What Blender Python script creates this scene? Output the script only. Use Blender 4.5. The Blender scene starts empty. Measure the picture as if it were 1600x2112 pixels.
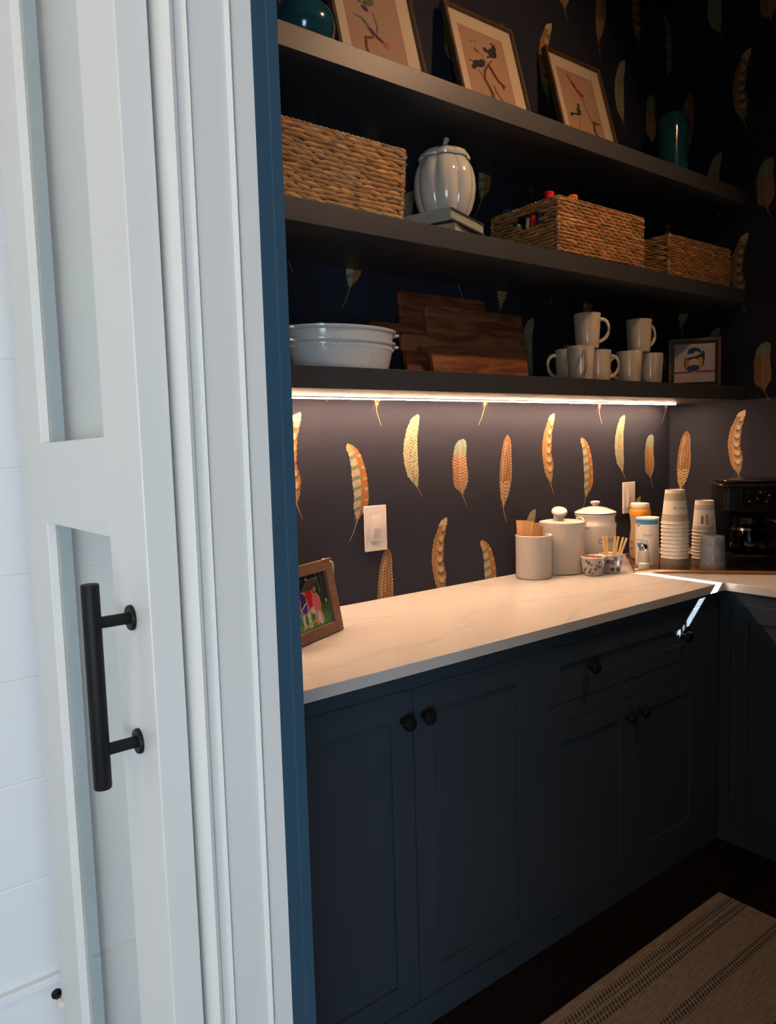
import bpy, bmesh, math, random
import numpy as np
from mathutils import Vector, Matrix

random.seed(7)
rng = np.random.RandomState(7)
scene = bpy.context.scene
COL = scene.collection
PI = math.pi

# ------------------------------------------------------------------ camera
cam_data = bpy.data.cameras.new('camera')
cam = bpy.data.objects.new('camera', cam_data)
COL.objects.link(cam)
cam_data.sensor_fit = 'HORIZONTAL'
cam_data.sensor_width = 36.0
cam_data.lens = 1546.29 / 1600.0 * 36.0
cam_data.clip_start = 0.02
_r = Vector((0.790385, -0.611987, -0.027643)); _u = Vector((0.077053, 0.054546, 0.995534)); _b = Vector((-0.607746, -0.788985, 0.090268))
cam.matrix_world = Matrix(((_r.x, _u.x, _b.x, 0.0), (_r.y, _u.y, _b.y, -1.99319), (_r.z, _u.z, _b.z, 1.43154), (0, 0, 0, 1)))
scene.camera = cam
EYE = Vector((0.0, -1.99319, 1.43154))

# ------------------------------------------------------------------ world, lights, exposure
world = bpy.data.worlds.new('world'); scene.world = world; world.use_nodes = True
bg = world.node_tree.nodes['Background']; bg.inputs[0].default_value = (0.5, 0.62, 0.8, 1); bg.inputs[1].default_value = 0.6
scene.view_settings.view_transform = 'Standard'
scene.view_settings.look = 'None'
scene.view_settings.gamma = 1.0
scene.view_settings.use_curve_mapping = False
scene.view_settings.exposure = 0.0


def light(name, kind, loc, energy, color, target=None, **kw):
    d = bpy.data.lights.new(name, kind); d.energy = energy; d.color = color
    for k, v in kw.items(): setattr(d, k, v)
    o = bpy.data.objects.new(name, d); COL.objects.link(o); o.location = loc
    if target is not None:
        o.rotation_euler = (Vector(target) - Vector(loc)).to_track_quat('-Z', 'Y').to_euler()
    return o


# sun through the slit of the added shade on the right wall
SUN_DIR = Vector((1.0, -1.2, 0.8)).normalized()
sun = light('sun', 'SUN', (6, -7, 6), 60.0, (1.0, 0.97, 0.92), angle=0.004)
sun.rotation_euler = (-SUN_DIR).to_track_quat('-Z', 'Y').to_euler()
# daylight from the hall windows behind and left of the camera
light('hall_daylight_side', 'AREA', (-2.1, -4.15, 1.05), 38.0, (0.92, 0.96, 1.0), (0.2, -1.2, 1.1), shape='RECTANGLE', size=1.6, size_y=1.3)
light('hall_daylight_rear', 'AREA', (-0.95, -4.25, 1.1), 84.0, (0.66, 0.82, 1.0), (0.3, -1.0, 0.9), shape='RECTANGLE', size=1.4, size_y=1.3)
light('hall_ceiling_glow', 'AREA', (-0.9, -2.0, 3.3), 12.0, (1.0, 0.70, 0.36), (-0.5, -1.4, 1.5), shape='DISK', size=0.6)
# recessed ceiling lamp of the pantry
light('pantry_downlight', 'AREA', (2.25, -1.62, 3.385), 10.5, (1.0, 0.58, 0.31), (1.8, -0.35, 2.25), shape='DISK', size=0.12, spread=math.radians(95))


# ------------------------------------------------------------------ materials
def mat(name, color=(.5, .5, .5), rough=.5, metal=0., spec=.5, noise=0., nscale=8., bump=0., bscale=60., coat=0., attr=False, emit=None, estr=0., trans=0., ior=1.45, stretch=None, coatrough=.1):
    m = bpy.data.materials.new(name); m.use_nodes = True
    nt = m.node_tree; N = nt.nodes; L = nt.links
    p = N['Principled BSDF']
    p.inputs['Base Color'].default_value = (*color, 1)
    p.inputs['Roughness'].default_value = rough
    p.inputs['Metallic'].default_value = metal
    p.inputs['Specular IOR Level'].default_value = spec
    p.inputs['IOR'].default_value = ior
    p.inputs['Transmission Weight'].default_value = trans
    p.inputs['Coat Weight'].default_value = coat
    p.inputs['Coat Roughness'].default_value = coatrough
    src = None
    if attr:
        a = N.new('ShaderNodeAttribute'); a.attribute_name = 'Col'; src = a.outputs['Color']
        L.new(src, p.inputs['Base Color'])
    if noise > 0 or bump > 0:
        tc = N.new('ShaderNodeTexCoord'); mp = N.new('ShaderNodeMapping')
        if stretch: mp.inputs['Scale'].default_value = stretch
        L.new(tc.outputs['Object'], mp.inputs['Vector'])
    if noise > 0:
        n = N.new('ShaderNodeTexNoise'); n.inputs['Scale'].default_value = nscale; n.inputs['Detail'].default_value = 5
        L.new(mp.outputs['Vector'], n.inputs['Vector'])
        mr = N.new('ShaderNodeMapRange'); mr.inputs['From Min'].default_value = .3; mr.inputs['From Max'].default_value = .7
        mr.inputs['To Min'].default_value = 1 - noise; mr.inputs['To Max'].default_value = 1 + noise
        L.new(n.outputs['Fac'], mr.inputs['Value'])
        mx = N.new('ShaderNodeVectorMath'); mx.operation = 'SCALE'
        if src: L.new(src, mx.inputs[0])
        else: mx.inputs[0].default_value = color
        L.new(mr.outputs['Result'], mx.inputs['Scale']); L.new(mx.outputs['Vector'], p.inputs['Base Color'])
    if bump > 0:
        n2 = N.new('ShaderNodeTexNoise'); n2.inputs['Scale'].default_value = bscale; n2.inputs['Detail'].default_value = 4
        L.new(mp.outputs['Vector'], n2.inputs['Vector'])
        b = N.new('ShaderNodeBump'); b.inputs['Strength'].default_value = bump; b.inputs['Distance'].default_value = .002
        L.new(n2.outputs['Fac'], b.inputs['Height']); L.new(b.outputs['Normal'], p.inputs['Normal'])
    if emit:
        p.inputs['Emission Color'].default_value = (*emit, 1); p.inputs['Emission Strength'].default_value = estr
    return m


def arch_glass(name, tint=(.96, .98, .97), ior=1.5, rough=0., haze=0.):
    m = bpy.data.materials.new(name); m.use_nodes = True
    nt = m.node_tree; N = nt.nodes; L = nt.links
    N.remove(N['Principled BSDF'])
    out = N['Material Output']
    t = N.new('ShaderNodeBsdfTransparent'); t.inputs[0].default_value = (*tint, 1)
    g = N.new('ShaderNodeBsdfGlossy'); g.inputs['Roughness'].default_value = rough
    f = N.new('ShaderNodeFresnel'); f.inputs['IOR'].default_value = ior
    mx = N.new('ShaderNodeMixShader')
    ge = N.new('ShaderNodeNewGeometry'); inv = N.new('ShaderNodeMath'); inv.operation = 'SUBTRACT'; inv.inputs[0].default_value = 1.0; L.new(ge.outputs['Backfacing'], inv.inputs[1])
    mu = N.new('ShaderNodeMath'); mu.operation = 'MULTIPLY'; L.new(f.outputs[0], mu.inputs[0]); L.new(inv.outputs[0], mu.inputs[1])
    L.new(mu.outputs[0], mx.inputs[0]); L.new(t.outputs[0], mx.inputs[1]); L.new(g.outputs[0], mx.inputs[2])
    fin = mx
    if haze:
        df = N.new('ShaderNodeBsdfDiffuse'); df.inputs[0].default_value = (.8, .84, .9, 1)
        m2 = N.new('ShaderNodeMixShader'); m2.inputs[0].default_value = haze; L.new(mx.outputs[0], m2.inputs[1]); L.new(df.outputs[0], m2.inputs[2]); fin = m2
    L.new(fin.outputs[0], out.inputs['Surface'])
    return m


M = {}
M['white_paint'] = mat('white_paint', (.80, .79, .76), .38, noise=.02, nscale=3)
M['shiplap'] = mat('white_shiplap_paint', (.78, .80, .82), .45, noise=.02, nscale=2)
M['blue_paint'] = mat('blue_teal_paint', (.034, .080, .125), .42, noise=.04, nscale=5)
M['cabinet'] = mat('dark_teal_cabinet_paint', (.038, .052, .070), .42, noise=.04, nscale=5)
M['shelf'] = mat('charcoal_shelf_paint', (.050, .051, .054), .42, spec=.65, noise=.05, nscale=6)
M['paper'] = mat('midnight_wallpaper', (.017, .018, .029), .8, spec=.25, noise=.06, nscale=12, bump=.12, bscale=350)
M['print'] = mat('printed_feather_ink', attr=True, rough=.55)
M['attr_matte'] = mat('painted_paper', attr=True, rough=.6)
M['attr_gloss'] = mat('glazed_print', attr=True, rough=.18, coat=.3)
M['attr_canvas'] = mat('painted_canvas', attr=True, rough=.7, bump=.3, bscale=500)
M['wicker'] = mat('water_hyacinth', attr=True, rough=.6, noise=.3, nscale=90, bump=.5, bscale=260, stretch=(.25, .25, 1))
M['wicker_dark'] = mat('basket_lining', (.06, .028, .01), .8, noise=.2, nscale=60)
M['black_metal'] = mat('matte_black_metal', (.007, .007, .008), .55, metal=.0, spec=.3, noise=.1, nscale=20)
M['black_plastic'] = mat('black_plastic', (.003, .003, .003), .28, spec=.35, noise=.1, nscale=20)
M['chrome'] = mat('chrome', (.75, .73, .7), .12, metal=1, noise=.03)
M['steel_dark'] = mat('dark_metal_rim', (.2, .18, .16), .2, metal=1, noise=.03)
M['ceramic'] = mat('cream_ceramic', (.64, .55, .42), .14, coat=.3, noise=.02)
M['ceramic_matte'] = mat('grey_stoneware', (.70, .64, .57), .38, noise=.04, nscale=12)
M['ceramic_white'] = mat('white_glazed_ceramic', (.72, .70, .66), .14, coat=.4, noise=.02)
M['ceramic_pump'] = mat('ivory_glazed_ceramic', (.60, .58, .50), .10, coat=.6, noise=.03)
M['teal'] = mat('turquoise_glaze', (.012, .068, .082), .14, coat=.5, noise=.25, nscale=6, stretch=(1, 1, 8))
M['lid_wood'] = mat('tan_paper', (.62, .34, .14), .8, noise=.08, nscale=20)
M['stick'] = mat('birch_wood', (.72, .47, .22), .7, noise=.1, nscale=30, stretch=(1, 1, .1))
M['gold_wood'] = mat('dark_gilt_wood', (.085, .045, .020), .38, noise=.3, nscale=30, coat=.2)
M['brown_frame'] = mat('brown_wood_frame', (.16, .075, .045), .42, noise=.2, nscale=25, stretch=(1, 1, 6))
M['plate'] = mat('ivory_switch_plastic', (.74, .66, .60), .35, noise=.01)
M['grey_board'] = mat('box_board_pale', (.34, .35, .29), .7, noise=.06, nscale=40)
M['dark_board'] = mat('book_cover_dark', (.035, .035, .035), .5, noise=.1)
M['tan_board'] = mat('book_pages_tan', (.42, .30, .19), .7, noise=.1, nscale=60)
M['copper'] = mat('copper_tray_metal', (.55, .30, .16), .22, metal=1, noise=.12, nscale=10)
M['sleeve'] = mat('grey_cup_sleeve', (.12, .10, .085), .6, noise=.1)
M['plastic_clear'] = arch_glass('clear_plastic', (.90, .93, .96), 1.45, .03, haze=.10)
M['glass'] = arch_glass('clear_glass', (.95, .97, .96), 1.5, .0)
M['door_glass'] = arch_glass('door_glass', (.97, .985, .98), 1.52, .03)
M['carafe'] = arch_glass('smoked_glass', (.30, .24, .20), 1.5, .02)
M['amber'] = arch_glass('amber_glass', (.90, .68, .45), 1.5, .02)
M['coffee'] = mat('dark_coffee', (.01, .004, .002), .1)
M['white_plastic'] = mat('white_plastic', (.74, .70, .64), .4, noise=.02)
M['orange_plastic'] = mat('orange_plastic', (.85, .32, .02), .4, noise=.04)
M['salt'] = mat('white_salt', (.82, .84, .82), .8, noise=.04, nscale=200)
M['red'] = mat('red_plastic', (.55, .015, .012), .35, noise=.05)
M['orange'] = mat('orange_marker_plastic', (.8, .2, .01), .35, noise=.05)
M['blue'] = mat('blue_plastic', (.03, .05, .32), .35, noise=.05)
M['green'] = mat('pale_green_plastic', (.2, .38, .24), .4, noise=.05)
M['pink'] = mat('pink_paper', (.62, .10, .10), .7, noise=.15, nscale=60)
M['grey_glow'] = mat('grey_symbol_print', (.10, .095, .09), .5)
M['ink'] = mat('grey_ink', (.10, .085, .075), .6)
M['velvet'] = mat('frame_back_board', (.02, .018, .015), .8)
M['led'] = mat('led_diffuser', (.8, .7, .6), .5, emit=(1.0, .62, .38), estr=330.0)
M['lamp_glow'] = mat('downlight_lens', (.8, .7, .6), .5, emit=(1.0, .66, .38), estr=6.0)
M['hall_wall'] = mat('hall_wall_paint', (.62, .62, .60), .6, noise=.02)
M['ceiling'] = mat('ceiling_paint', (.55, .55, .54), .8, noise=.02)
M['dark_ceiling'] = mat('pantry_ceiling_paint', (.03, .03, .035), .8, noise=.02)
M['floor'] = mat('dark_stained_wood_floor', (.008, .003, .002), .42, noise=.5, nscale=6, stretch=(.4, 6, 1))
M['shade_grey'] = mat('painted_shade_grey', (.26, .33, .36), .5, noise=.02)
M['sun_mask'] = mat('sun_slit_mask_black', (.02, .02, .022), .9, noise=.05)


def wood_mat(name, base, dark):
    m = bpy.data.materials.new(name); m.use_nodes = True
    nt = m.node_tree; N = nt.nodes; L = nt.links; p = N['Principled BSDF']
    p.inputs['Roughness'].default_value = .45
    tc = N.new('ShaderNodeTexCoord'); mp = N.new('ShaderNodeMapping'); mp.inputs['Scale'].default_value = (1.6, 1, 9)
    L.new(tc.outputs['Object'], mp.inputs['Vector'])
    n = N.new('ShaderNodeTexNoise'); n.inputs['Scale'].default_value = 3.0; n.inputs['Detail'].default_value = 8; n.inputs['Distortion'].default_value = 1.2
    L.new(mp.outputs['Vector'], n.inputs['Vector'])
    r = N.new('ShaderNodeValToRGB'); r.color_ramp.elements[0].position = .36; r.color_ramp.elements[0].color = (*dark, 1)
    r.color_ramp.elements[1].position = .6; r.color_ramp.elements[1].color = (*base, 1)
    L.new(n.outputs['Fac'], r.inputs['Fac'])
    # knots
    v = N.new('ShaderNodeTexVoronoi'); v.inputs['Scale'].default_value = 5.5
    mp2 = N.new('ShaderNodeMapping'); mp2.inputs['Scale'].default_value = (1, 1, 1.6); L.new(tc.outputs['Object'], mp2.inputs['Vector']); L.new(mp2.outputs['Vector'], v.inputs['Vector'])
    mr = N.new('ShaderNodeMapRange'); mr.inputs['From Min'].default_value = .03; mr.inputs['From Max'].default_value = .10; mr.inputs['To Min'].default_value = .25; mr.inputs['To Max'].default_value = 1
    L.new(v.outputs['Distance'], mr.inputs['Value'])
    s = N.new('ShaderNodeVectorMath'); s.operation = 'SCALE'; L.new(r.outputs['Color'], s.inputs[0]); L.new(mr.outputs['Result'], s.inputs['Scale'])
    L.new(s.outputs['Vector'], p.inputs['Base Color'])
    return m


M['acacia'] = wood_mat('acacia_wood', (.30, .115, .045), (.12, .038, .015))
M['acacia_dark'] = wood_mat('dark_acacia_wood', (.24, .075, .028), (.09, .026, .011))


def marble_mat():
    m = bpy.data.materials.new('white_quartz'); m.use_nodes = True
    nt = m.node_tree; N = nt.nodes; L = nt.links; p = N['Principled BSDF']
    p.inputs['Roughness'].default_value = .16
    tc = N.new('ShaderNodeTexCoord'); mp = N.new('ShaderNodeMapping'); mp.inputs['Rotation'].default_value = (0, 0, .32)
    mp.inputs['Scale'].default_value = (.8, 2.4, 1.2)
    L.new(tc.outputs['Object'], mp.inputs['Vector'])
    n = N.new('ShaderNodeTexNoise'); n.inputs['Scale'].default_value = 1.1; n.inputs['Detail'].default_value = 4; n.inputs['Distortion'].default_value = .3
    L.new(mp.outputs['Vector'], n.inputs['Vector'])
    a = N.new('ShaderNodeMath'); a.operation = 'SUBTRACT'; a.inputs[1].default_value = .5; L.new(n.outputs['Fac'], a.inputs[0])
    b = N.new('ShaderNodeMath'); b.operation = 'ABSOLUTE'; L.new(a.outputs[0], b.inputs[0])
    r = N.new('ShaderNodeValToRGB'); r.color_ramp.elements[0].position = 0; r.color_ramp.elements[0].color = (.57, .55, .53, 1)
    r.color_ramp.elements[1].position = .02; r.color_ramp.elements[1].color = (.63, .61, .59, 1)
    L.new(b.outputs[0], r.inputs['Fac'])
    L.new(r.outputs['Color'], p.inputs['Base Color'])
    return m


M['quartz'] = marble_mat()


def rug_mat():
    m = bpy.data.materials.new('woven_rug'); m.use_nodes = True
    nt = m.node_tree; N = nt.nodes; L = nt.links; p = N['Principled BSDF']
    p.inputs['Roughness'].default_value = .95
    tc = N.new('ShaderNodeTexCoord'); sx = N.new('ShaderNodeSeparateXYZ'); L.new(tc.outputs['Object'], sx.inputs[0])

    def mth(op, a, b=None, c=None):
        n = N.new('ShaderNodeMath'); n.operation = op
        for i, v in enumerate((a, b, c)):
            if v is None: continue
            if isinstance(v, (int, float)): n.inputs[i].default_value = v
            else: L.new(v, n.inputs[i])
        return n.outputs[0]
    yy = mth('MULTIPLY', sx.outputs['Y'], -1.0)       # distance from the cabinet-side edge
    per = mth('MODULO', yy, .34)

    def band(lo, hi): return mth('MULTIPLY', mth('GREATER_THAN', per, lo), mth('LESS_THAN', per, hi))
    b1 = mth('MAXIMUM', mth('MAXIMUM', band(.030, .060), band(.068, .098)), band(.190, .222))

    def dash(off, sl):
        ph = mth('ADD', mth('MULTIPLY', sx.outputs['X'], 78.0), mth('MULTIPLY', yy, sl))
        fr = mth('FRACT', ph)
        return mth('LESS_THAN', fr, .55)
    zig = mth('FRACT', mth('MULTIPLY', yy, 60.0))
    d = mth('MULTIPLY', dash(0, 45.0), mth('GREATER_THAN', zig, .22))
    fac = mth('MULTIPLY', b1, d)
    n = N.new('ShaderNodeTexNoise'); n.inputs['Scale'].default_value = 9; n.inputs['Detail'].default_value = 6
    mp = N.new('ShaderNodeMapping'); mp.inputs['Scale'].default_value = (3, 18, 1); L.new(tc.outputs['Object'], mp.inputs[0]); L.new(mp.outputs[0], n.inputs['Vector'])
    r = N.new('ShaderNodeValToRGB'); r.color_ramp.elements[0].position = .3; r.color_ramp.elements[0].color = (.30, .22, .16, 1)
    r.color_ramp.elements[1].position = .7; r.color_ramp.elements[1].color = (.46, .36, .27, 1); L.new(n.outputs['Fac'], r.inputs['Fac'])
    mx = N.new('ShaderNodeMix'); mx.data_type = 'RGBA'; L.new(fac, mx.inputs['Factor']); L.new(r.outputs['Color'], mx.inputs['A']); mx.inputs['B'].default_value = (.085, .06, .05, 1)
    L.new(mx.outputs['Result'], p.inputs['Base Color'])
    w = N.new('ShaderNodeTexWave'); w.inputs['Scale'].default_value = 90; L.new(tc.outputs['Object'], w.inputs['Vector'])
    bp = N.new('ShaderNodeBump'); bp.inputs['Strength'].default_value = .5; bp.inputs['Distance'].default_value = .003; L.new(w.outputs['Fac'], bp.inputs['Height']); L.new(bp.outputs['Normal'], p.inputs['Normal'])
    return m


M['rug'] = rug_mat()


# ------------------------------------------------------------------ mesh helpers
class MB:
    def __init__(s): s.v = []; s.f = []; s.c = []

    def add(s, V, F, col=None):
        o = len(s.v); s.v += [tuple(map(float, p)) for p in V]; s.f += [tuple(i + o for i in f) for f in F]
        if col is None: s.c += [(1, 1, 1)] * len(V)
        elif len(col) == len(V) and not isinstance(col[0], (int, float)): s.c += [tuple(map(float, c)) for c in col]
        else: s.c += [tuple(col)] * len(V)
        return s

    def box(s, x0, x1, y0, y1, z0, z1, col=None):
        return s.add([(x0, y0, z0), (x1, y0, z0), (x1, y1, z0), (x0, y1, z0), (x0, y0, z1), (x1, y0, z1), (x1, y1, z1), (x0, y1, z1)],
                     [(0, 3, 2, 1), (4, 5, 6, 7), (0, 1, 5, 4), (1, 2, 6, 5), (2, 3, 7, 6), (3, 0, 4, 7)], col)

    def lathe(s, prof, n=32, c=(0, 0, 0), axis='z', sx=1., sy=1., a0=0., a1=2 * PI, col=None, radial=None):
        full = abs(a1 - a0 - 2 * PI) < 1e-6
        k = n if full else n + 1
        V = []
        for r, z in prof:
            for i in range(k):
                a = a0 + (a1 - a0) * i / n
                q = r * (radial(a, z) if radial else 1.)
                x, y = q * math.cos(a) * sx, q * math.sin(a) * sy
                V.append((c[0] + x, c[1] + y, c[2] + z) if axis == 'z' else ((c[0] + x, c[1] + z, c[2] + y) if axis == 'y' else (c[0] + z, c[1] + x, c[2] + y)))
        F = []
        m = len(prof)
        for j in range(m - 1):
            for i in range(n):
                a, b = j * k + i, j * k + (i + 1) % k
                F.append((a, b, b + k, a + k))
        return s.add(V, F, col)

    def tube(s, pts, r, n=8, col=None, closed=False, flat=1.):
        P = [Vector(p) for p in pts]; V = []; F = []
        rr = r if hasattr(r, '__len__') else [r] * len(P)
        up = Vector((0.13, .21, .97)).normalized()
        for i, p in enumerate(P):
            if closed: t = P[(i + 1) % len(P)] - P[i - 1]
            else: t = P[min(i + 1, len(P) - 1)] - P[max(i - 1, 0)]
            t.normalize()
            a = t.cross(up)
            if a.length < 1e-3: a = t.cross(Vector((1, 0, 0)))
            a.normalize(); b = a.cross(t).normalized()
            for j in range(n):
                th = 2 * PI * j / n
                V.append(p + a * math.cos(th) * rr[i] + b * math.sin(th) * rr[i] * flat)
        m = len(P)
        for i in range(m if closed else m - 1):
            for j in range(n):
                i2 = (i + 1) % m
                F.append((i * n + j, i * n + (j + 1) % n, i2 * n + (j + 1) % n, i2 * n + j))
        if not closed:
            F.append(tuple(range(n))[::-1]); F.append(tuple((m - 1) * n + j for j in range(n)))
        return s.add(V, F, col)

    def prism(s, poly, z0, z1, col=None, axis='z'):
        n = len(poly)
        V = []
        for z in (z0, z1):
            for a, b in poly:
                V.append((a, b, z) if axis == 'z' else ((a, z, b) if axis == 'y' else (z, a, b)))
        F = [tuple(range(n))[::-1], tuple(range(n, 2 * n))] + [(i, (i + 1) % n, n + (i + 1) % n, n + i) for i in range(n)]
        return s.add(V, F, col)

    def ell(s, c, rx, ry, rz, nu=8, nv=5, col=None, rot=None):
        V = [(0, 0, rz)]; F = []
        for j in range(1, nv):
            ph = PI * j / nv
            for i in range(nu):
                th = 2 * PI * i / nu
                V.append((rx * math.sin(ph) * math.cos(th), ry * math.sin(ph) * math.sin(th), rz * math.cos(ph)))
        V.append((0, 0, -rz)); e = len(V) - 1
        for i in range(nu):
            F.append((0, 1 + i, 1 + (i + 1) % nu))
            F.append((e, 1 + (nv - 2) * nu + (i + 1) % nu, 1 + (nv - 2) * nu + i))
        for j in range(nv - 2):
            for i in range(nu):
                a = 1 + j * nu + i; b = 1 + j * nu + (i + 1) % nu
                F.append((a, a + nu, b + nu, b))
        if rot is not None: V = [rot @ Vector(p) for p in V]
        V = [(p[0] + c[0], p[1] + c[1], p[2] + c[2]) for p in V]
        return s.add(V, F, col)

    def mesh(s, name, material, smooth=True):
        me = bpy.data.meshes.new(name); me.from_pydata(s.v, [], s.f); me.update()
        bm = bmesh.new(); bm.from_mesh(me)
        bmesh.ops.recalc_face_normals(bm, faces=bm.faces)
        bm.to_mesh(me); bm.free()
        if len(me.vertices) == len(s.c):
            a = me.color_attributes.new('Col', 'FLOAT_COLOR', 'POINT')
            a.data.foreach_set('color', np.hstack([np.array(s.c, 'f'), np.ones((len(s.c), 1), 'f')]).ravel())
        if material: me.materials.append(material)
        if smooth:
            me.polygons.foreach_set('use_smooth', [True] * len(me.polygons))
            try: me.set_sharp_from_angle(angle=math.radians(35))
            except Exception: pass
        return me

    def build(s, name, material, parent=None, loc=(0, 0, 0), rot=(0, 0, 0), bevel=0., label=None, smooth=True, solid=0.):
        o = bpy.data.objects.new(name, s.mesh(name, material, smooth)); COL.objects.link(o)
        o.location = loc; o.rotation_euler = rot
        if parent: o.parent = parent
        if solid:
            m = o.modifiers.new('thickness', 'SOLIDIFY'); m.thickness = abs(solid); m.offset = -1 if solid > 0 else 1
        if bevel:
            m = o.modifiers.new('bevel', 'BEVEL'); m.width = bevel; m.segments = 2; m.limit_method = 'ANGLE'; m.angle_limit = math.radians(40)
        if label: o['label'] = label
        return o


def tag(o, label=None, cat=None, group=None, kind=None):
    if label: o['label'] = label
    if cat: o['category'] = cat
    if group: o['group'] = group
    if kind: o['kind'] = kind
    return o


def empty(name, loc, rz=0., label=None, cat=None, group=None, kind=None):
    o = bpy.data.objects.new(name, None); COL.objects.link(o); o.location = loc; o.rotation_euler = (0, 0, rz)
    o.empty_display_size = .05
    return tag(o, label, cat, group, kind)


def dup(root, loc, rz, label=None):
    r = root.copy(); COL.objects.link(r); r.location = loc; r.rotation_euler = (0, 0, rz)
    if label: r['label'] = label
    for ch in list(root.children):
        c = ch.copy(); COL.objects.link(c); c.parent = r
        for g in list(ch.children):
            d = g.copy(); COL.objects.link(d); d.parent = c
    return r


def share(o, loc, parent, rot=None):
    c = o.copy(); COL.objects.link(c); c.location = loc; c.parent = parent
    if rot is not None: c.rotation_euler = rot
    return c


def B(x0, x1, y0, y1, z0, z1): return MB().box(x0, x1, y0, y1, z0, z1)


# ------------------------------------------------------------------ setting
FZ = -0.045       # floor height
CZ = 3.40         # ceiling height
XW = 3.22         # right wall
SY = -0.535       # shiplap wall
JX0, JX1 = .345, .493


def struct(name, mb, m, **k):
    o = mb.build(name, m, smooth=k.pop('smooth', False), **k); o['kind'] = 'structure'; return o


struct('floor', B(-2.9, 3.4, -4.4, .15, FZ - .06, FZ), M['floor'])
struct('ceiling', B(-2.9, .40, -4.4, .15, CZ, CZ + .1), M['ceiling'])
struct('ceiling.001', B(.40, 3.4, -4.4, .15, CZ, CZ + .1), M['dark_ceiling'])
wall_back = struct('wall_back', B(.475, 3.36, 0, .12, FZ, CZ), M['paper'])
# right wall with an opening added out of view to let the sun in
WY0, WY1, WZ0, WZ1 = -1.95, -1.1, 1.15, 2.2
wr = MB().box(XW, XW + .12, -3.0, WY0, FZ, CZ).box(XW, XW + .12, WY1, .12, FZ, CZ).box(XW, XW + .12, WY0, WY1, FZ, WZ0).box(XW, XW + .12, WY0, WY1, WZ1, CZ)
wall_right = struct('wall_right', wr, M['paper'])
win = empty('added_window_1', (XW + .06, (WY0 + WY1) / 2, WZ0), kind='structure')
wf = MB()
hw = (WY1 - WY0) / 2; hh = WZ1 - WZ0
for a, b, c, d in ((-hw, hw, 0, .04), (-hw, hw, hh - .04, hh), (-hw, -hw + .04, 0, hh), (hw - .04, hw, 0, hh)): wf.box(-.03, .03, a, b, c, d)
wf.build('window_frame', M['white_paint'], win, smooth=False)
# unseen sheets added here; their gaps are cut to shape the sun streak
ZS = 1.497 - WZ0
SL = .034
sh = MB().box(-.045, -.042, -hw, hw, 0, ZS).box(-.045, -.042, -hw, hw, ZS + SL, hh)
YS0, YS1 = -1.745, -1.255
yc = (WY0 + WY1) / 2
for ya, yb in ((WY0, -1.752), (-1.724, -1.710), (-1.335, -1.325), (-1.302, -1.290), (-1.235, WY1)): sh.box(-.045, -.042, ya - yc, yb - yc, ZS, ZS + SL)
sh.build('sun_slit_mask', M['sun_mask'], win, smooth=False)
struct('wall_near', B(.475, 3.36, -3.0, -2.88, FZ, CZ), M['paper'])
# shiplap hall wall: every plank is its own piece
wall_left = struct('wall_left', B(-2.9, .475, SY + .02, SY + .12, FZ, CZ), M['shiplap'])
pz = .454
plank0 = None
zs = [pz + .1905 * k for k in range(0, 16)]
pm = MB(); pm.prism([(0, 0), (0, .0165), (.1905, .0165), (.1905, 0), (.1875, -.0015), (.003, -.0015)][::-1], -2.88, .345, axis='x')
# prism along x with (y, z) swapped below
pv = [(x, b, a) for (x, a, b) in pm.v]; pm.v = pv
for k, z in enumerate(zs):
    if z > CZ - .05: break
    if plank0 is None:
        plank0 = pm.build('shiplap_plank', M['shiplap'], wall_left, loc=(0, SY + .002, z), smooth=False); o = plank0
    else: o = share(plank0, (0, SY + .002, z), wall_left)
struct('baseboard_left', MB().box(-2.88, .345, SY - .004, SY + .02, FZ, .437).box(-2.88, .345, SY - .012, SY + .02, .437, .454), M['shiplap'], bevel=.002)
struct('wall_far', B(-2.98, -2.86, -4.4, .1, FZ, CZ), M['hall_wall'])
struct('wall_rear', B(-2.9, .475, -4.45, -4.33, FZ, CZ), M['hall_wall'])
# wall with the pantry doorway
DY1, DY0, DZ = -1.13, -2.07, 2.42
wd = MB().box(.352, .475, DY1, SY + .1, FZ, CZ).box(.352, .475, -4.4, DY0, FZ, CZ).box(.352, .475, DY0, DY1, DZ, CZ)
struct('wall_front', wd, M['white_paint'])
struct('wall_side', B(.475, .4925, -.70, .1, FZ, CZ), M['paper'])
# moulded white jamb seen almost square-on (profile in x / y)
prof = [(.346, -1.10), (.3455, -1.140), (.347, -1.150), (.351, -1.157), (.3555, -1.160), (.3600, -1.1585), (.3625, -1.1545), (.3640, -1.1525), (.3745, -1.1520),
        (.3750, -1.1550), (.3770, -1.1570), (.3790, -1.1550), (.3805, -1.1520), (.4265, -1.1505), (.4280, -1.1535), (.4310, -1.1560), (.4340, -1.1535), (.4355, -1.1505), (.4625, -1.1505), (.4625, -1.10)]
struct('trim_1', MB().prism(prof, FZ, DZ), M['white_paint'], smooth=True)
b_prof = [(.463, -1.10), (.463, -1.1515), (.4815, -1.1515), (.4825, -1.1535), (.497, -1.1535), (.497, -.70), (.476, -.70), (.476, -1.10)]
struct('trim_2', MB().prism(b_prof, FZ, DZ), M['blue_paint'])
struct('trim_3', MB().box(.346, .458, DY0 - .02, -1.15, DZ - .02, DZ), M['white_paint'])
struct('trim_4', MB().box(.346, .458, DY0, DY0 + .02, FZ, DZ - .02), M['white_paint'])
struct('trim_5', MB().box(.4585, .493, DY0, DY0 + .02, FZ, DZ - .02).box(.4585, .493, DY0 + .02, -1.1535, DZ - .02, DZ), M['blue_paint'])

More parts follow.
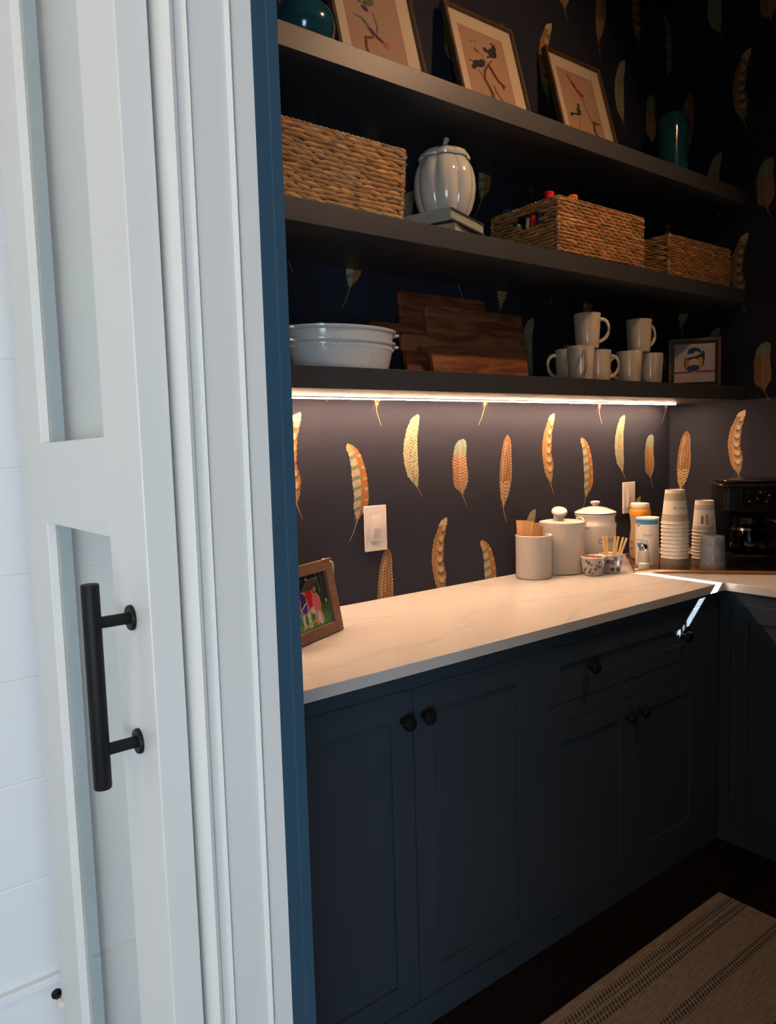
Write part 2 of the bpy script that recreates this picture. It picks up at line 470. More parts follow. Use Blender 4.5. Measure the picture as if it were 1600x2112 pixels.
# ------------------------------------------------------------------ sliding glazed door
door = empty('door_1', (.30, -.86, FZ + .01), kind='structure')
door.rotation_euler = (math.radians(-.45), 0, 0); door.location.y -= .003
DT = .0375
yo0, yo1 = -1.155 + .86, -.565 + .86
gi0, gi1 = -1.026 + .86, -.705 + .86
zb = -(FZ + .01)
B(0, DT, yo0, gi0, 0, 2.44).build('stile', M['white_paint'], door, bevel=.0015, smooth=False)
B(0, DT, gi1, yo1, 0, 2.44).build('stile', M['white_paint'], door, bevel=.0015, smooth=False)
for z0, z1 in ((0, .27), (1.322 + zb, 1.449 + zb), (2.29, 2.44)):
    B(0, DT, gi0, gi1, z0, z1).build('rail', M['white_paint'], door, smooth=False)
for z0, z1 in ((.27, 1.322 + zb), (1.449 + zb, 2.29)):
    B(.013, .017, gi0, gi1, z0, z1).build('glass_pane', M['door_glass'], door, smooth=False)
    for ya, yb in ((gi0, gi0 + .0015), (gi1 - .0015, gi1)): B(.0175, DT - .001, ya, yb, z0, z1).build('painted_shade_strip', M['shade_grey'], door, smooth=False)  # thin grey strips paint in the shade on the stile behind the pane
# pull handle: bar, two posts, two rosettes
hz0, hz1 = 1.061, 1.286
hb = MB(); hx, hy = -.062, -1.166 + .86
hx = -.0480
hb.lathe([(0, 1.0270 + zb), (.0101, 1.0270 + zb), (.0106, 1.029 + zb), (.0106, 1.2730 + zb), (.0101, 1.2750 + zb), (0, 1.2750 + zb)], 28, (hx, -1.0945 + .86, 0))
handle = hb.build('pull_handle', M['black_metal'], door)
for z in (1.0725, 1.2275):
    MB().tube([(-.0005, -1.0935 + .86, z + zb), (hx, -1.0945 + .86, z + zb)], .0072, 18).build('post', M['black_metal'], handle)
    rz_ = MB().lathe([(0, 0), (.0155, 0), (.0155, -.0035), (.0145, -.005), (0, -.005)], 28, (0, 0, 0), axis='x')
    rz_.build('rosette', M['black_metal'], handle, loc=(-.0002, -1.0935 + .86, z + zb))
# sliding track above (out of frame) that the door hangs from
trk = empty('barn_door_track', (.32, -1.4, 2.50), label='black sliding rail above the white glazed door', cat='track')
B(-.004, .004, -.95, .85, -.02, .02).build('rail', M['black_metal'], trk, bevel=.001)
for y in (.38, .70):
    MB().box(-.012, -.006, y - .02, y + .02, -.12, .04).build('hanger_strap', M['black_metal'], trk)
for y in (-.9, -.3, .3, .8):
    MB().lathe([(0, .004), (.012, .004), (.012, .032), (0, .032)], 16, (0, y, 0), axis='x').build('standoff', M['black_metal'], trk)
# small dark door stop on the baseboard
ds = empty('door_stop', (.296, SY - .004, .414), label='small dark door stop low on the white baseboard behind the glazed door', cat='door stop')
MB().lathe([(0, 0), (.009, 0), (.009, -.004), (.004, -.006), (.004, -.03), (0, -.03)], 16, axis='y').build('stem', M['black_metal'], ds)
MB().lathe([(0, -.026), (.007, -.027), (.0085, -.034), (.006, -.042), (0, -.043)], 16, axis='y').build('rubber_tip', M['white_plastic'], ds)

# ------------------------------------------------------------------ cabinets and worktop
def knob(parent, loc, axis='y'):
    pr = [(0, 0), (.009, 0), (.008, -.004), (.006, -.010), (.007, -.016), (.015, -.020), (.0185, -.025), (.0185, -.031), (.015, -.036), (.007, -.0385), (0, -.039)]
    return MB().lathe(pr, 24, (0, 0, 0), axis=axis).build('knob', M['black_metal'], parent, loc=loc)


def shaker(parent, name, x0, x1, z0, z1, y, st=.066, th=.02, flip=False):
    """shaker front: frame of two stiles and two rails round a recessed panel; flip: front lies in a plane x = const"""
    rec = .009
    mb = MB()
    bx = []
    for a0, a1, c0, c1 in ((x0, x0 + st, z0, z1), (x1 - st, x1, z0, z1), (x0 + st, x1 - st, z0, z0 + st), (x0 + st, x1 - st, z1 - st, z1)):
        bx.append((a0, a1, y, y + th, c0, c1))
    bx.append((x0 + st - .004, x1 - st + .004, y + rec, y + th - .002, z0 + st - .004, z1 - st + .004))
    for i, (a0, a1, y0, y1, c0, c1) in enumerate(bx):
        if flip: mb.box(y0, y1, a0, a1, c0, c1)
        else: mb.box(a0, a1, y0, y1, c0, c1)
    return mb.build(name, M['cabinet'], parent, bevel=.0012, smooth=False)


FY = -.62
c1 = empty('base_cabinet', (0.5, FY, FZ), label='dark teal base cabinet with two panelled doors, nearest the blue door trim', cat='cabinet')
ox, oz = -.5, -FZ


def cbox(parent, name, x0, x1, y0, y1, z0, z1, lx=.5, m='cabinet'):
    return B(x0 - lx, x1 - lx, y0 - FY, y1 - FY, z0 + oz, z1 + oz).build(name, M[m], parent, smooth=False, bevel=.0008)


CT = .914; SLB = .0288; CB = CT - SLB
body = MB()
for a in ((.4935, .6845, FY, -.6, FZ, CB - .001), (1.556, 1.584, FY, -.6, FZ, CB - .001), (.6845, 1.556, FY, -.6, .8415, CB - .001), (.6845, 1.556, FY, -.6, FZ, .029),
          (.4935, .506, -.6, -.01, FZ, CB - .001), (1.572, 1.584, -.6, -.01, FZ, CB - .001), (.506, 1.572, -.6, -.01, FZ + .02, .029), (.506, 1.572, -.025, -.01, .029, CB - .001)):
    body.box(a[0] - .5, a[1] - .5, a[2] - FY, a[3] - FY, a[4] + oz, a[5] + oz)
body.build('carcass', M['cabinet'], c1, smooth=False)
for x0, x1, kx in ((.6860, 1.1165, 1.0845), (1.1205, 1.5545, 1.1480)):
    d = shaker(c1, 'door', x0 - .5, x1 - .5, .031 + oz, .840 + oz, 0)
    knob(d, (kx - .5, 0, .768 + oz))
c2 = empty('base_cabinet', (1.6, FY, FZ), label='dark teal base cabinet with a wide drawer over two doors, in the far corner', cat='cabinet')
body = MB()
for a in ((1.586, 1.606, FY, -.6, FZ, CB - .001), (2.424, 2.543, FY, -.6, FZ, CB - .001), (1.606, 2.424, FY, -.6, .8415, CB - .001), (1.606, 2.424, FY, -.6, .613, .668), (1.606, 2.424, FY, -.6, FZ, .029),
          (1.586, 1.598, -.6, -.01, FZ, CB - .001), (2.53, 2.543, -.6, -.01, FZ, CB - .001), (1.598, 2.53, -.6, -.01, FZ + .02, .029), (1.598, 2.53, -.025, -.01, .029, CB - .001)):
    body.box(a[0] - 1.6, a[1] - 1.6, a[2] - FY, a[3] - FY, a[4] + oz, a[5] + oz)
body.build('carcass', M['cabinet'], c2, smooth=False)
dr = shaker(c2, 'drawer', 1.608 - 1.6, 2.422 - 1.6, .670 + oz, .8395 + oz, 0, st=.058)
knob(dr, (1.795 - 1.6, 0, .757 + oz)); knob(dr, (2.300 - 1.6, 0, .757 + oz))
for x0, x1, kx in ((1.608, 2.0135, 2.020 - .04), (2.0165, 2.422, 2.055)):
    d = shaker(c2, 'door', x0 - 1.6, x1 - 1.6, .031 + oz, .611 + oz, 0, st=.060)
    knob(d, (kx - 1.6, 0, .556 + oz))
RX = 2.545
c3 = empty('base_cabinet', (RX, -1.2, FZ), label='dark teal base cabinet under the right-hand worktop return beside the coffee machine', cat='cabinet')
body = MB()
for a in ((RX, RX + .02, -.66, FY - .001, FZ, CB - .001), (RX, RX + .02, -1.96, -.66, .8415, CB - .001), (RX, RX + .02, -1.96, -.66, FZ, .029), (RX, RX + .02, -2.0, -1.96, FZ, CB - .001),
          (RX + .02, 3.2, -2.0, -1.985, FZ, CB - .001), (RX + .02, 3.2, -1.985, FY, FZ + .02, .029), (3.185, 3.2, -1.985, FY, .029, CB - .001)):
    body.box(a[0] - RX, a[1] - RX, a[2] + 1.2, a[3] + 1.2, a[4] + oz, a[5] + oz)
body.build('carcass', M['cabinet'], c3, smooth=False)
for y0, y1, ky in ((-1.093, -.662, -1.06), (-1.527, -1.096, -1.13), (-1.958, -1.530, -1.92)):
    d = shaker(c3, 'door', y0 + 1.2, y1 + 1.2, .031 + oz, .840 + oz, 0, st=.062, flip=True)
    knob(d, (0, ky + 1.2, .768 + oz), axis='x')

ct = MB().prism([(.4935, -.003), (.4935, -.648), (2.520, -.648), (2.520, -2.03), (3.217, -2.03), (3.217, -.003)], CB, CT)
tag(ct.build('worktop', M['quartz'], smooth=False, bevel=.0015), 'white veined stone worktop turning the corner over the dark cabinets', 'worktop')

# ------------------------------------------------------------------ shelves
for z, lab in ((2.452, 'topmost thick dark shelf, holding the framed bird prints'), (2.045, 'middle thick dark shelf, holding the woven baskets'), (1.6365, 'lowest thick dark shelf, holding mugs and cutting boards over the light strip')):
    o = B(.494 - 1.85, 3.219 - 1.85, -.353, -.001, -.058, 0).build('shelf', M['shelf'], loc=(1.85, 0, z), smooth=False, bevel=.0012)
    tag(o, lab, 'shelf')
led = empty('light_strip', (1.82, -.085, 1.5785), label='glowing warm light strip under the lowest shelf', cat='light strip')
B(-1.31, 1.31, -.006, .006, -.004, 0).build('channel', M['white_plastic'], led, smooth=False)
B(-1.305, 1.305, -.004, .004, -.0065, -.004).build('diffuser', M['led'], led, smooth=False)
dl = empty('downlight', (2.25, -1.62, CZ), label='round recessed ceiling downlight of the pantry', cat='ceiling lamp')
MB().lathe([(.065, 0), (.09, 0), (.09, -.006), (.065, -.010)], 32).build('trim_ring', M['white_plastic'], dl)
MB().lathe([(0, -.001), (.065, -.001)], 32).build('lens', M['lamp_glow'], dl)

# ------------------------------------------------------------------ printed feathers of the wallpaper
FE = {
 'A': ([(1.378, 1.437), (1.372, 1.421), (1.374, 1.406), (1.382, 1.391), (1.39, 1.352), (1.391, 1.32), (1.394, 1.287), (1.398, 1.254), (1.394, 1.222), (1.397, 1.2), (1.403, 1.18)],
       [(1.378, 1.437), (1.395, 1.429), (1.413, 1.412), (1.431, 1.387), (1.444, 1.35), (1.451, 1.323), (1.455, 1.283), (1.457, 1.25), (1.452, 1.222), (1.432, 1.197), (1.41, 1.179)],
       [(1.378, 1.437), (1.387, 1.425), (1.402, 1.406), (1.417, 1.373), (1.425, 1.34), (1.429, 1.296), (1.427, 1.252), (1.419, 1.209), (1.407, 1.184), (1.39, 1.146), (1.373, 1.119)]),
 'B': ([(1.676, 1.531), (1.651, 1.514), (1.626, 1.472), (1.612, 1.43), (1.607, 1.388), (1.611, 1.351), (1.624, 1.309), (1.647, 1.286), (1.664, 1.274)],
       [(1.676, 1.531), (1.684, 1.522), (1.681, 1.493), (1.671, 1.44), (1.671, 1.392), (1.673, 1.349), (1.674, 1.311), (1.668, 1.274)],
       [(1.676, 1.531), (1.668, 1.503), (1.642, 1.451), (1.635, 1.403), (1.639, 1.35), (1.651, 1.307), (1.664, 1.28), (1.688, 1.247)]),
 'C': ([(1.889, 1.443), (1.866, 1.435), (1.848, 1.411), (1.839, 1.38), (1.833, 1.35), (1.835, 1.314), (1.836, 1.277), (1.844, 1.256), (1.873, 1.238)],
       [(1.889, 1.443), (1.901, 1.431), (1.904, 1.409), (1.901, 1.372), (1.903, 1.341), (1.909, 1.31), (1.908, 1.279), (1.901, 1.261), (1.884, 1.237)],
       [(1.889, 1.443), (1.878, 1.419), (1.871, 1.386), (1.867, 1.343), (1.868, 1.297), (1.874, 1.262), (1.883, 1.231), (1.9, 1.198)]),
 'D': ([(2.118, 1.455), (2.103, 1.43), (2.093, 1.404), (2.086, 1.373), (2.077, 1.328), (2.073, 1.276), (2.075, 1.238), (2.078, 1.205), (2.091, 1.175)],
       [(2.118, 1.455), (2.132, 1.439), (2.14, 1.403), (2.139, 1.364), (2.142, 1.325), (2.14, 1.28), (2.132, 1.247), (2.12, 1.212), (2.096, 1.175)],
       [(2.118, 1.455), (2.115, 1.436), (2.1, 1.379), (2.089, 1.314), (2.088, 1.269), (2.089, 1.204), (2.093, 1.165), (2.109, 1.12)]),
 'E': ([(2.392, 1.537), (2.366, 1.521), (2.348, 1.486), (2.329, 1.449), (2.32, 1.412), (2.317, 1.375), (2.323, 1.331), (2.332, 1.293), (2.345, 1.269), (2.365, 1.254)],
       [(2.392, 1.537), (2.396, 1.526), (2.392, 1.492), (2.378, 1.448), (2.375, 1.408), (2.372, 1.367), (2.381, 1.339), (2.386, 1.315), (2.382, 1.288), (2.379, 1.267), (2.371, 1.254)],
       [(2.392, 1.537), (2.374, 1.509), (2.353, 1.466), (2.344, 1.415), (2.341, 1.371), (2.343, 1.327), (2.35, 1.293), (2.365, 1.261), (2.373, 1.24), (2.386, 1.208)]),
}
FE_LABEL = {'A': 'curved feather print, barred cream and teal beside an ochre vane', 'B': 'pale green feather print with fine dark barring', 'C': 'short spotted orange feather print with a teal tip',
            'D': 'narrow brown feather print dotted above and scalloped below', 'E': 'brown and cream feather print with dark scallops'}


def fr(x): return x - math.floor(x)


def fcol(t, s, v, x, z, L):
    """pigment of feather type t; s -1..1 across (0 = rachis), v = distance from the tip, L = vane length"""
    q = v / L
    h = math.sin(x * 900 + z * 1300) * math.sin(z * 2100 - x * 700)
    if t == 'A':
        if q < .12 and s < .3: c = (.66, .45, .20) if h < .3 else (.52, .22, .05)
        elif s < 0:
            b = fr((v - .010 * abs(s)) / .034)
            c = (.15, .23, .20) if b < .36 + .16 * h else ((.60, .50, .31) if h < .5 else (.42, .36, .22))
        else:
            c = (.42, .17, .035)
            if s > .45 and fr(v / .036) < .30 and h > .1: c = (.72, .56, .32)
    elif t == 'B':
        b = fr((v - .020 * abs(s)) / .0105 + .22 * h)
        c = (.17, .17, .08) if b < .40 else (.60, .56, .35)
    elif t == 'C':
        if q < .26 + .05 * (1 - abs(s)): c = (.26, .34, .25) if h > -.3 else (.38, .44, .30)
        else:
            a = fr((v + .013 * abs(s)) / .0105); b = fr((v - .02 * abs(s)) / .0105)
            c = (.30, .095, .022) if (a < .45 or (s < 0 and b < .4)) else (.66, .45, .24)
    elif t == 'D':
        if q < .64:
            a = fr(v / .0105 + abs(s) * .8); b = fr(abs(s) * 3.2 + .2)
            c = (.60, .42, .24) if (a < .42 and b < .5 and q > .1) or (s > .85 and a < .5) else (.25, .11, .04)
        else:
            a = fr((v - .012 * (1 - (abs(s) - .5) ** 2 * 4)) / .0135)
            c = (.26, .12, .04) if a < .42 else (.66, .47, .25)
    else:
        if q < .10: c = (.80, .60, .34)
        elif s < 0:
            c = (.36, .14, .035)
            if fr(v / .008 + s) < .4 and h > -.1: c = (.70, .45, .2)
        else:
            cy = fr((v - .012 * (1 - (s - .5) ** 2 * 4)) / .037)
            c = (.17, .065, .02) if cy < .20 else ((.38, .18, .06) if cy < .42 or s > .80 else ((.52, .34, .16) if cy < .52 or s < .2 else (.68, .52, .30)))
        if q > .86: c = (.34, .26, .12)
    if abs(s) < .07: c = (.42, .22, .08) if t in 'AB' else (.62, .44, .22)
    return c


def feather_mesh(t):
    L, R, Cn = FE[t]
    xc, zt = {'A': 1.38, 'B': 1.6755, 'C': 1.8895, 'D': 2.1115, 'E': 2.378}[t], max(L[0][1], 0)
    zb_ = min(L[-1][1], R[-1][1]); n = 110; K = 11
    f = lambda P, z: float(np.interp(-z, [-p[1] for p in P], [p[0] for p in P]))
    V = []; F = []; C_ = []
    for i in range(n + 1):
        z = zt + (zb_ - zt) * i / n
        l, r, c = f(L, z), f(R, z), f(Cn, z)
        rag = .0018 * math.sin(i * 1.3) * math.sin(i * .37) * (1 if i > 8 else 0)
        c = min(max(c, l + .001), r - .001)
        for j in range(-K, K + 1):
            s = j / K
            x = c + (r + rag - c) * s if s > 0 else c + (c - l + rag) * s
            dz = .010 * abs(s) * min(1, (zt - z) / .03)
            V.append((x - xc, 0, min(z + dz, zt) - zt)); C_.append(fcol(t, s, zt - z - dz, x - xc, z, zt - zb_))
    W = 2 * K + 1
    for i in range(n):
        for j in range(W - 1): a = i * W + j; F.append((a, a + 1, a + W + 1, a + W))
    mb = MB(); mb.add(V, F, C_)
    # quill below the vane and wisps of down
    q = [p for p in Cn if p[1] < zb_ + .035]
    o = []; cc = []
    for k, p in enumerate(q):
        w = .0022 * (1 - .6 * k / max(1, len(q) - 1)); o += [(p[0] - xc - w, -.0001, p[1] - zt), (p[0] - xc + w, -.0001, p[1] - zt)]; cc += [(.60, .40, .20)] * 2
    mb.add(o, [(2 * k, 2 * k + 1, 2 * k + 3, 2 * k + 2) for k in range(len(q) - 1)], cc)
    rs = random.Random(ord(t))
    bx, bz = f(Cn, zb_ + .008) - xc, zb_ + .008 - zt
    for w_ in range(9):
        sd = rs.choice((-1, 1)); ln = rs.uniform(.014, .030); st = rs.uniform(0, .03); pts = []
        for k in range(6):
            u = k / 5
            pts.append((bx + sd * (.004 + ln * .75 * u - .01 * u * u), bz + st - ln * (.9 * u * u) + .004 * math.sin(3 * u)))
        o = []; cc = []
        for k, p in enumerate(pts):
            w = .0009 * (1 - .8 * k / 5); o += [(p[0] - w, -.0002, p[1]), (p[0] + w, -.0002, p[1] + w)]
            cc += [(.20, .13, .06) if t != 'B' else (.13, .14, .10)] * 2
        mb.add(o, [(2 * k, 2 * k + 1, 2 * k + 3, 2 * k + 2) for k in range(5)], cc)
    mb.c = [tuple(.63 * q_ for q_ in c_) for c_ in mb.c]
    return mb.mesh('printed_feather', M['print'], smooth=False), xc, zt


for t in 'ABCDE':
    me, xc, zt = feather_mesh(t)
    for k in range(-2, 8):
        for m_ in range(-4, 6):
            X = xc + .593 * k; Z = zt - .372 * (k % 2) + .744 * m_
            if Z < .95 or Z - .25 > CZ - .1: continue
            if .56 < X < 3.18:
                o = bpy.data.objects.new('printed_feather', me); o.parent = wall_back; o.location = (X, -.0006, Z)
            elif X > 3.25 and X - XW < 1.25:
                if Z < 2.3 and X - XW > 1.0: continue
                o = bpy.data.objects.new('printed_feather', me); o.parent = wall_right; o.location = (XW - .0006, -(X - XW), Z); o.rotation_euler = (0, 0, -PI / 2)
            else: continue
            o['label'] = FE_LABEL[t]
            COL.objects.link(o)


# ------------------------------------------------------------------ painted flat pictures (grids with pigment per vertex)
class Canvas:
    def __init__(s, w, h, nx, ny, base):
        s.w, s.h, s.nx, s.ny = w, h, nx, ny
        u = np.linspace(0, 1, nx); v = np.linspace(0, 1, ny); s.U, s.V = np.meshgrid(u, v)
        s.C = np.zeros((ny, nx, 3)); s.C[:] = base; s.asp = h / w

    def put(s, m, col, a=1.): s.C[m] = s.C[m] * (1 - a) + np.array(col) * a; return s

    def ell(s, cx, cy, rx, ry, ang=0, col=(0, 0, 0), a=1.):
        dx, dy = (s.U - cx), (s.V - cy) * s.asp; c, n = math.cos(ang), math.sin(ang)
        return s.put(((dx * c + dy * n) / rx) ** 2 + ((-dx * n + dy * c) / (ry)) ** 2 < 1, col, a)

    def rect(s, x0, x1, y0, y1, col, a=1.): return s.put((s.U > x0) & (s.U < x1) & (s.V > y0) & (s.V < y1), col, a)

    def line(s, pts, w, col, w2=None):
        n = len(pts)
        for i in range(n - 1):
            (x0, y0), (x1, y1) = pts[i], pts[i + 1]
            y0 *= s.asp; y1 *= s.asp
            dx, dy = x1 - x0, y1 - y0; l2 = dx * dx + dy * dy + 1e-12
            t = np.clip(((s.U - x0) * dx + (s.V * s.asp - y0) * dy) / l2, 0, 1)
            d = np.hypot(s.U - x0 - t * dx, s.V * s.asp - y0 - t * dy)
            ww = w if w2 is None else w + (w2 - w) * ((i + t) / (n - 1))
            s.put(d < ww, col)
        return s

    def poly(s, pts, col, a=1.):
        inside = np.zeros(s.U.shape, bool); j = len(pts) - 1
        for i in range(len(pts)):
            xi, yi = pts[i]; xj, yj = pts[j]
            c = ((yi > s.V) != (yj > s.V)) & (s.U < (xj - xi) * (s.V - yi) / (yj - yi + 1e-12) + xi)
            inside ^= c; j = i
        return s.put(inside, col, a)

    def noise(s, amp, k=6):
        n = sum(np.sin(s.U * rng.uniform(5, 40) + rng.uniform(0, 6)) * np.sin(s.V * rng.uniform(5, 40) + rng.uniform(0, 6)) for _ in range(k)) / k
        s.C *= (1 + amp * n)[..., None]; return s

    def mb(s, y=0.):
        """vertical sheet in x / z, facing -y, centred on x, from z = 0"""
        V = [((u - .5) * s.w, y, v * s.h) for u, v in zip(s.U.ravel(), s.V.ravel())]
        F = [(j * s.nx + i, j * s.nx + i + 1, (j + 1) * s.nx + i + 1, (j + 1) * s.nx + i) for j in range(s.ny - 1) for i in range(s.nx - 1)]
        m = MB(); m.add(V, F, s.C.reshape(-1, 3).tolist()); return m


MATC = (.58, .47, .33); PAP = (.40, .255, .16)


def bird_print(kind):
    c = Canvas(.33 - .03, .4646 - .03, 120, 170, MATC)
    # full-frame coordinates (0..1 over the frame) -> canvas coordinates
    X = lambda u: (u * .33 - .015) / .30
    Y = lambda v: (v * .4646 - .015) / .4346
    P = lambda *l: [(X(a), Y(b)) for a, b in l]
    pl, prr = (.165, .80)
    c.rect(X(pl), X(prr), Y(.14), Y(.86), (.40, .24, .14)); c.rect(X(pl + .025), X(prr - .025), Y(.155), Y(.843), PAP); c.noise(.04)
    brown = (.14, .075, .035); dark = (.045, .04, .04)
    if kind == 2:
        c.line(P((.44, .14), (.47, .36), (.40, .46), (.42, .53), (.49, .59), (.57, .65)), .035, brown, .006)
        c.line(P((.60, .33), (.53, .38), (.52, .43)), .012, brown)
        c.line(P((.42, .44), (.335, .52)), .008, brown); c.line(P((.49, .59), (.425, .682)), .005, brown)
        c.ell(X(.365), Y(.685), .045, .018, -.5, brown); c.ell(X(.31), Y(.75), .02, .01, -.5, brown); c.ell(X(.37), Y(.76), .03, .008, -.7, brown)
        c.ell(X(.60), Y(.715), .075, .060, .5, dark); c.ell(X(.645), Y(.765), .038, .034, 0, dark); c.line(P((.66, .79), (.61, .80)), .010, dark); c.line(P((.56, .71), (.50, .725)), .022, dark, .03); c.line(P((.56, .68), (.51, .665)), .012, dark)
        c.ell(X(.36), Y(.578), .10, .045, .25, dark); c.ell(X(.42), Y(.607), .045, .032, .3, dark); c.line(P((.30, .57), (.235, .585)), .009, dark); c.line(P((.31, .555), (.265, .53)), .026, dark)
        c.line(P((.515, .585), (.56, .53), (.60, .49), (.65, .465)), .026, (.20, .03, .025), .022); c.line(P((.64, .47), (.69, .462)), .014, (.20, .03, .025)); c.line(P((.64, .465), (.66, .44)), .018, (.20, .03, .025))
    elif kind == 3:
        c.line(P((.80, .14), (.62, .36), (.64, .44), (.73, .445)), .035, brown, .018)
        c.line(P((.62, .43), (.55, .56), (.50, .65), (.43, .69)), .010, brown, .006); c.line(P((.35, .30), (.36, .44)), .005, brown)
        c.line(P((.34, .82), (.39, .755), (.46, .70), (.55, .665)), .012, (.32, .012, .015), .018); c.ell(X(.42), Y(.735), .085, .026, -.95, (.32, .012, .015)); c.ell(X(.50), Y(.685), .06, .020, -.7, (.22, .01, .02))
        c.line(P((.50, .66), (.58, .61)), .006, (.32, .03, .02))
        c.ell(X(.40), Y(.50), .040, .062, -.1, (.045, .06, .075)); c.ell(X(.415), Y(.555), .026, .026, 0, (.05, .06, .08)); c.line(P((.38, .47), (.27, .455)), .014, dark, .010); c.line(P((.27, .455), (.245, .445)), .018, dark)
    else:
        c.line(P((.36, .14), (.33, .36), (.34, .43), (.43, .45)), .024, brown, .012)
        c.line(P((.48, .64), (.507, .553), (.49, .50)), .007, brown, .010)
        c.line(P((.25, .58), (.34, .57), (.39, .53), (.44, .48)), .004, (.10, .12, .10), .030); c.ell(X(.41), Y(.51), .07, .028, -.85, (.14, .17, .13)); c.line(P((.42, .50), (.48, .465), (.55, .435)), .030, (.13, .06, .07), .020)
        c.ell(X(.565), Y(.425), .045, .036, .3, (.38, .13, .14)); c.ell(X(.585), Y(.41), .03, .03, .3, (.42, .16, .17))
        c.ell(X(.46), Y(.71), .08, .04, .5, (.16, .14, .09)); c.ell(X(.40), Y(.655), .045, .035, -.6, (.10, .06, .11)); c.ell(X(.48), Y(.76), .05, .05, .2, (.15, .16, .10)); c.line(P((.44, .70), (.34, .69)), .01, (.12, .07, .06))
    return c


def leaning_print(kind, X0, label, bot=-.153, ztop=2.90):
    root = empty('framed_bird_print', (X0, bot, 2.4556), label=label, cat='picture frame', group='framed bird prints leaning on the top shelf')
    tilt = -math.atan2(.123, .448)
    W, H = .335, .4646
    fm = MB()
    for a in ((-W / 2, -W / 2 + .013, 0, H), (W / 2 - .013, W / 2, 0, H), (-W / 2 + .013, W / 2 - .013, 0, .013), (-W / 2 + .013, W / 2 - .013, H - .013, H)):
        fm.box(a[0], a[1], -.010, .012, a[2], a[3])
    f = fm.build('frame', M['gold_wood'], root, bevel=.002, smooth=False)
    f.rotation_euler = (tilt, 0, 0)
    c = bird_print(kind); c.w = W - .024; c.h = H - .024
    p = c.mb(0).build('print', M['attr_gloss'], root, smooth=False); p.rotation_euler = (tilt, 0, 0)
    p.location = (0, math.sin(-tilt) * .012, math.cos(tilt) * .012)
    bk = B(-W / 2 + .01, W / 2 - .01, .003, .011, .01, H - .01).build('backing_board', M['velvet'], root, smooth=False); bk.rotation_euler = (tilt, 0, 0)
    return root


leaning_print(1, 1.4775, 'framed hummingbird print on the top shelf, partly behind the turquoise bowl')
leaning_print(2, 1.965, 'framed print of two dark birds and a red bird on the top shelf')
leaning_print(3, 2.475, 'framed print of a red bird above a small blue bird, farthest on the top shelf')

# ------------------------------------------------------------------ top shelf ceramics
tp = [(0, 0), (.045, 0), (.047, .004), (.060, .018), (.074, .038), (.0815, .058), (.0835, .075), (.081, .092), (.072, .110), (.057, .124), (.045, .130), (.043, .135), (.046, .140), (.041, .138), (.037, .128), (.03, .12), (0, .10)]
tag(MB().lathe(tp, 56).build('round_vase', M['teal'], loc=(1.119, -.235, 2.452)), 'squat round turquoise vase at the near end of the top shelf', 'vase')
vp = [(0, 0), (.058, 0), (.062, .005), (.0635, .04), (.064, .25), (.0625, .285), (.057, .305), (.047, .318), (.034, .324), (.03, .324), (.028, .318), (.028, .29), (0, .28)]
tag(MB().lathe(vp, 48).build('tall_vase', M['teal'], loc=(2.984, -.15, 2.452)), 'tall turquoise cylinder vase at the far end of the top shelf', 'vase')


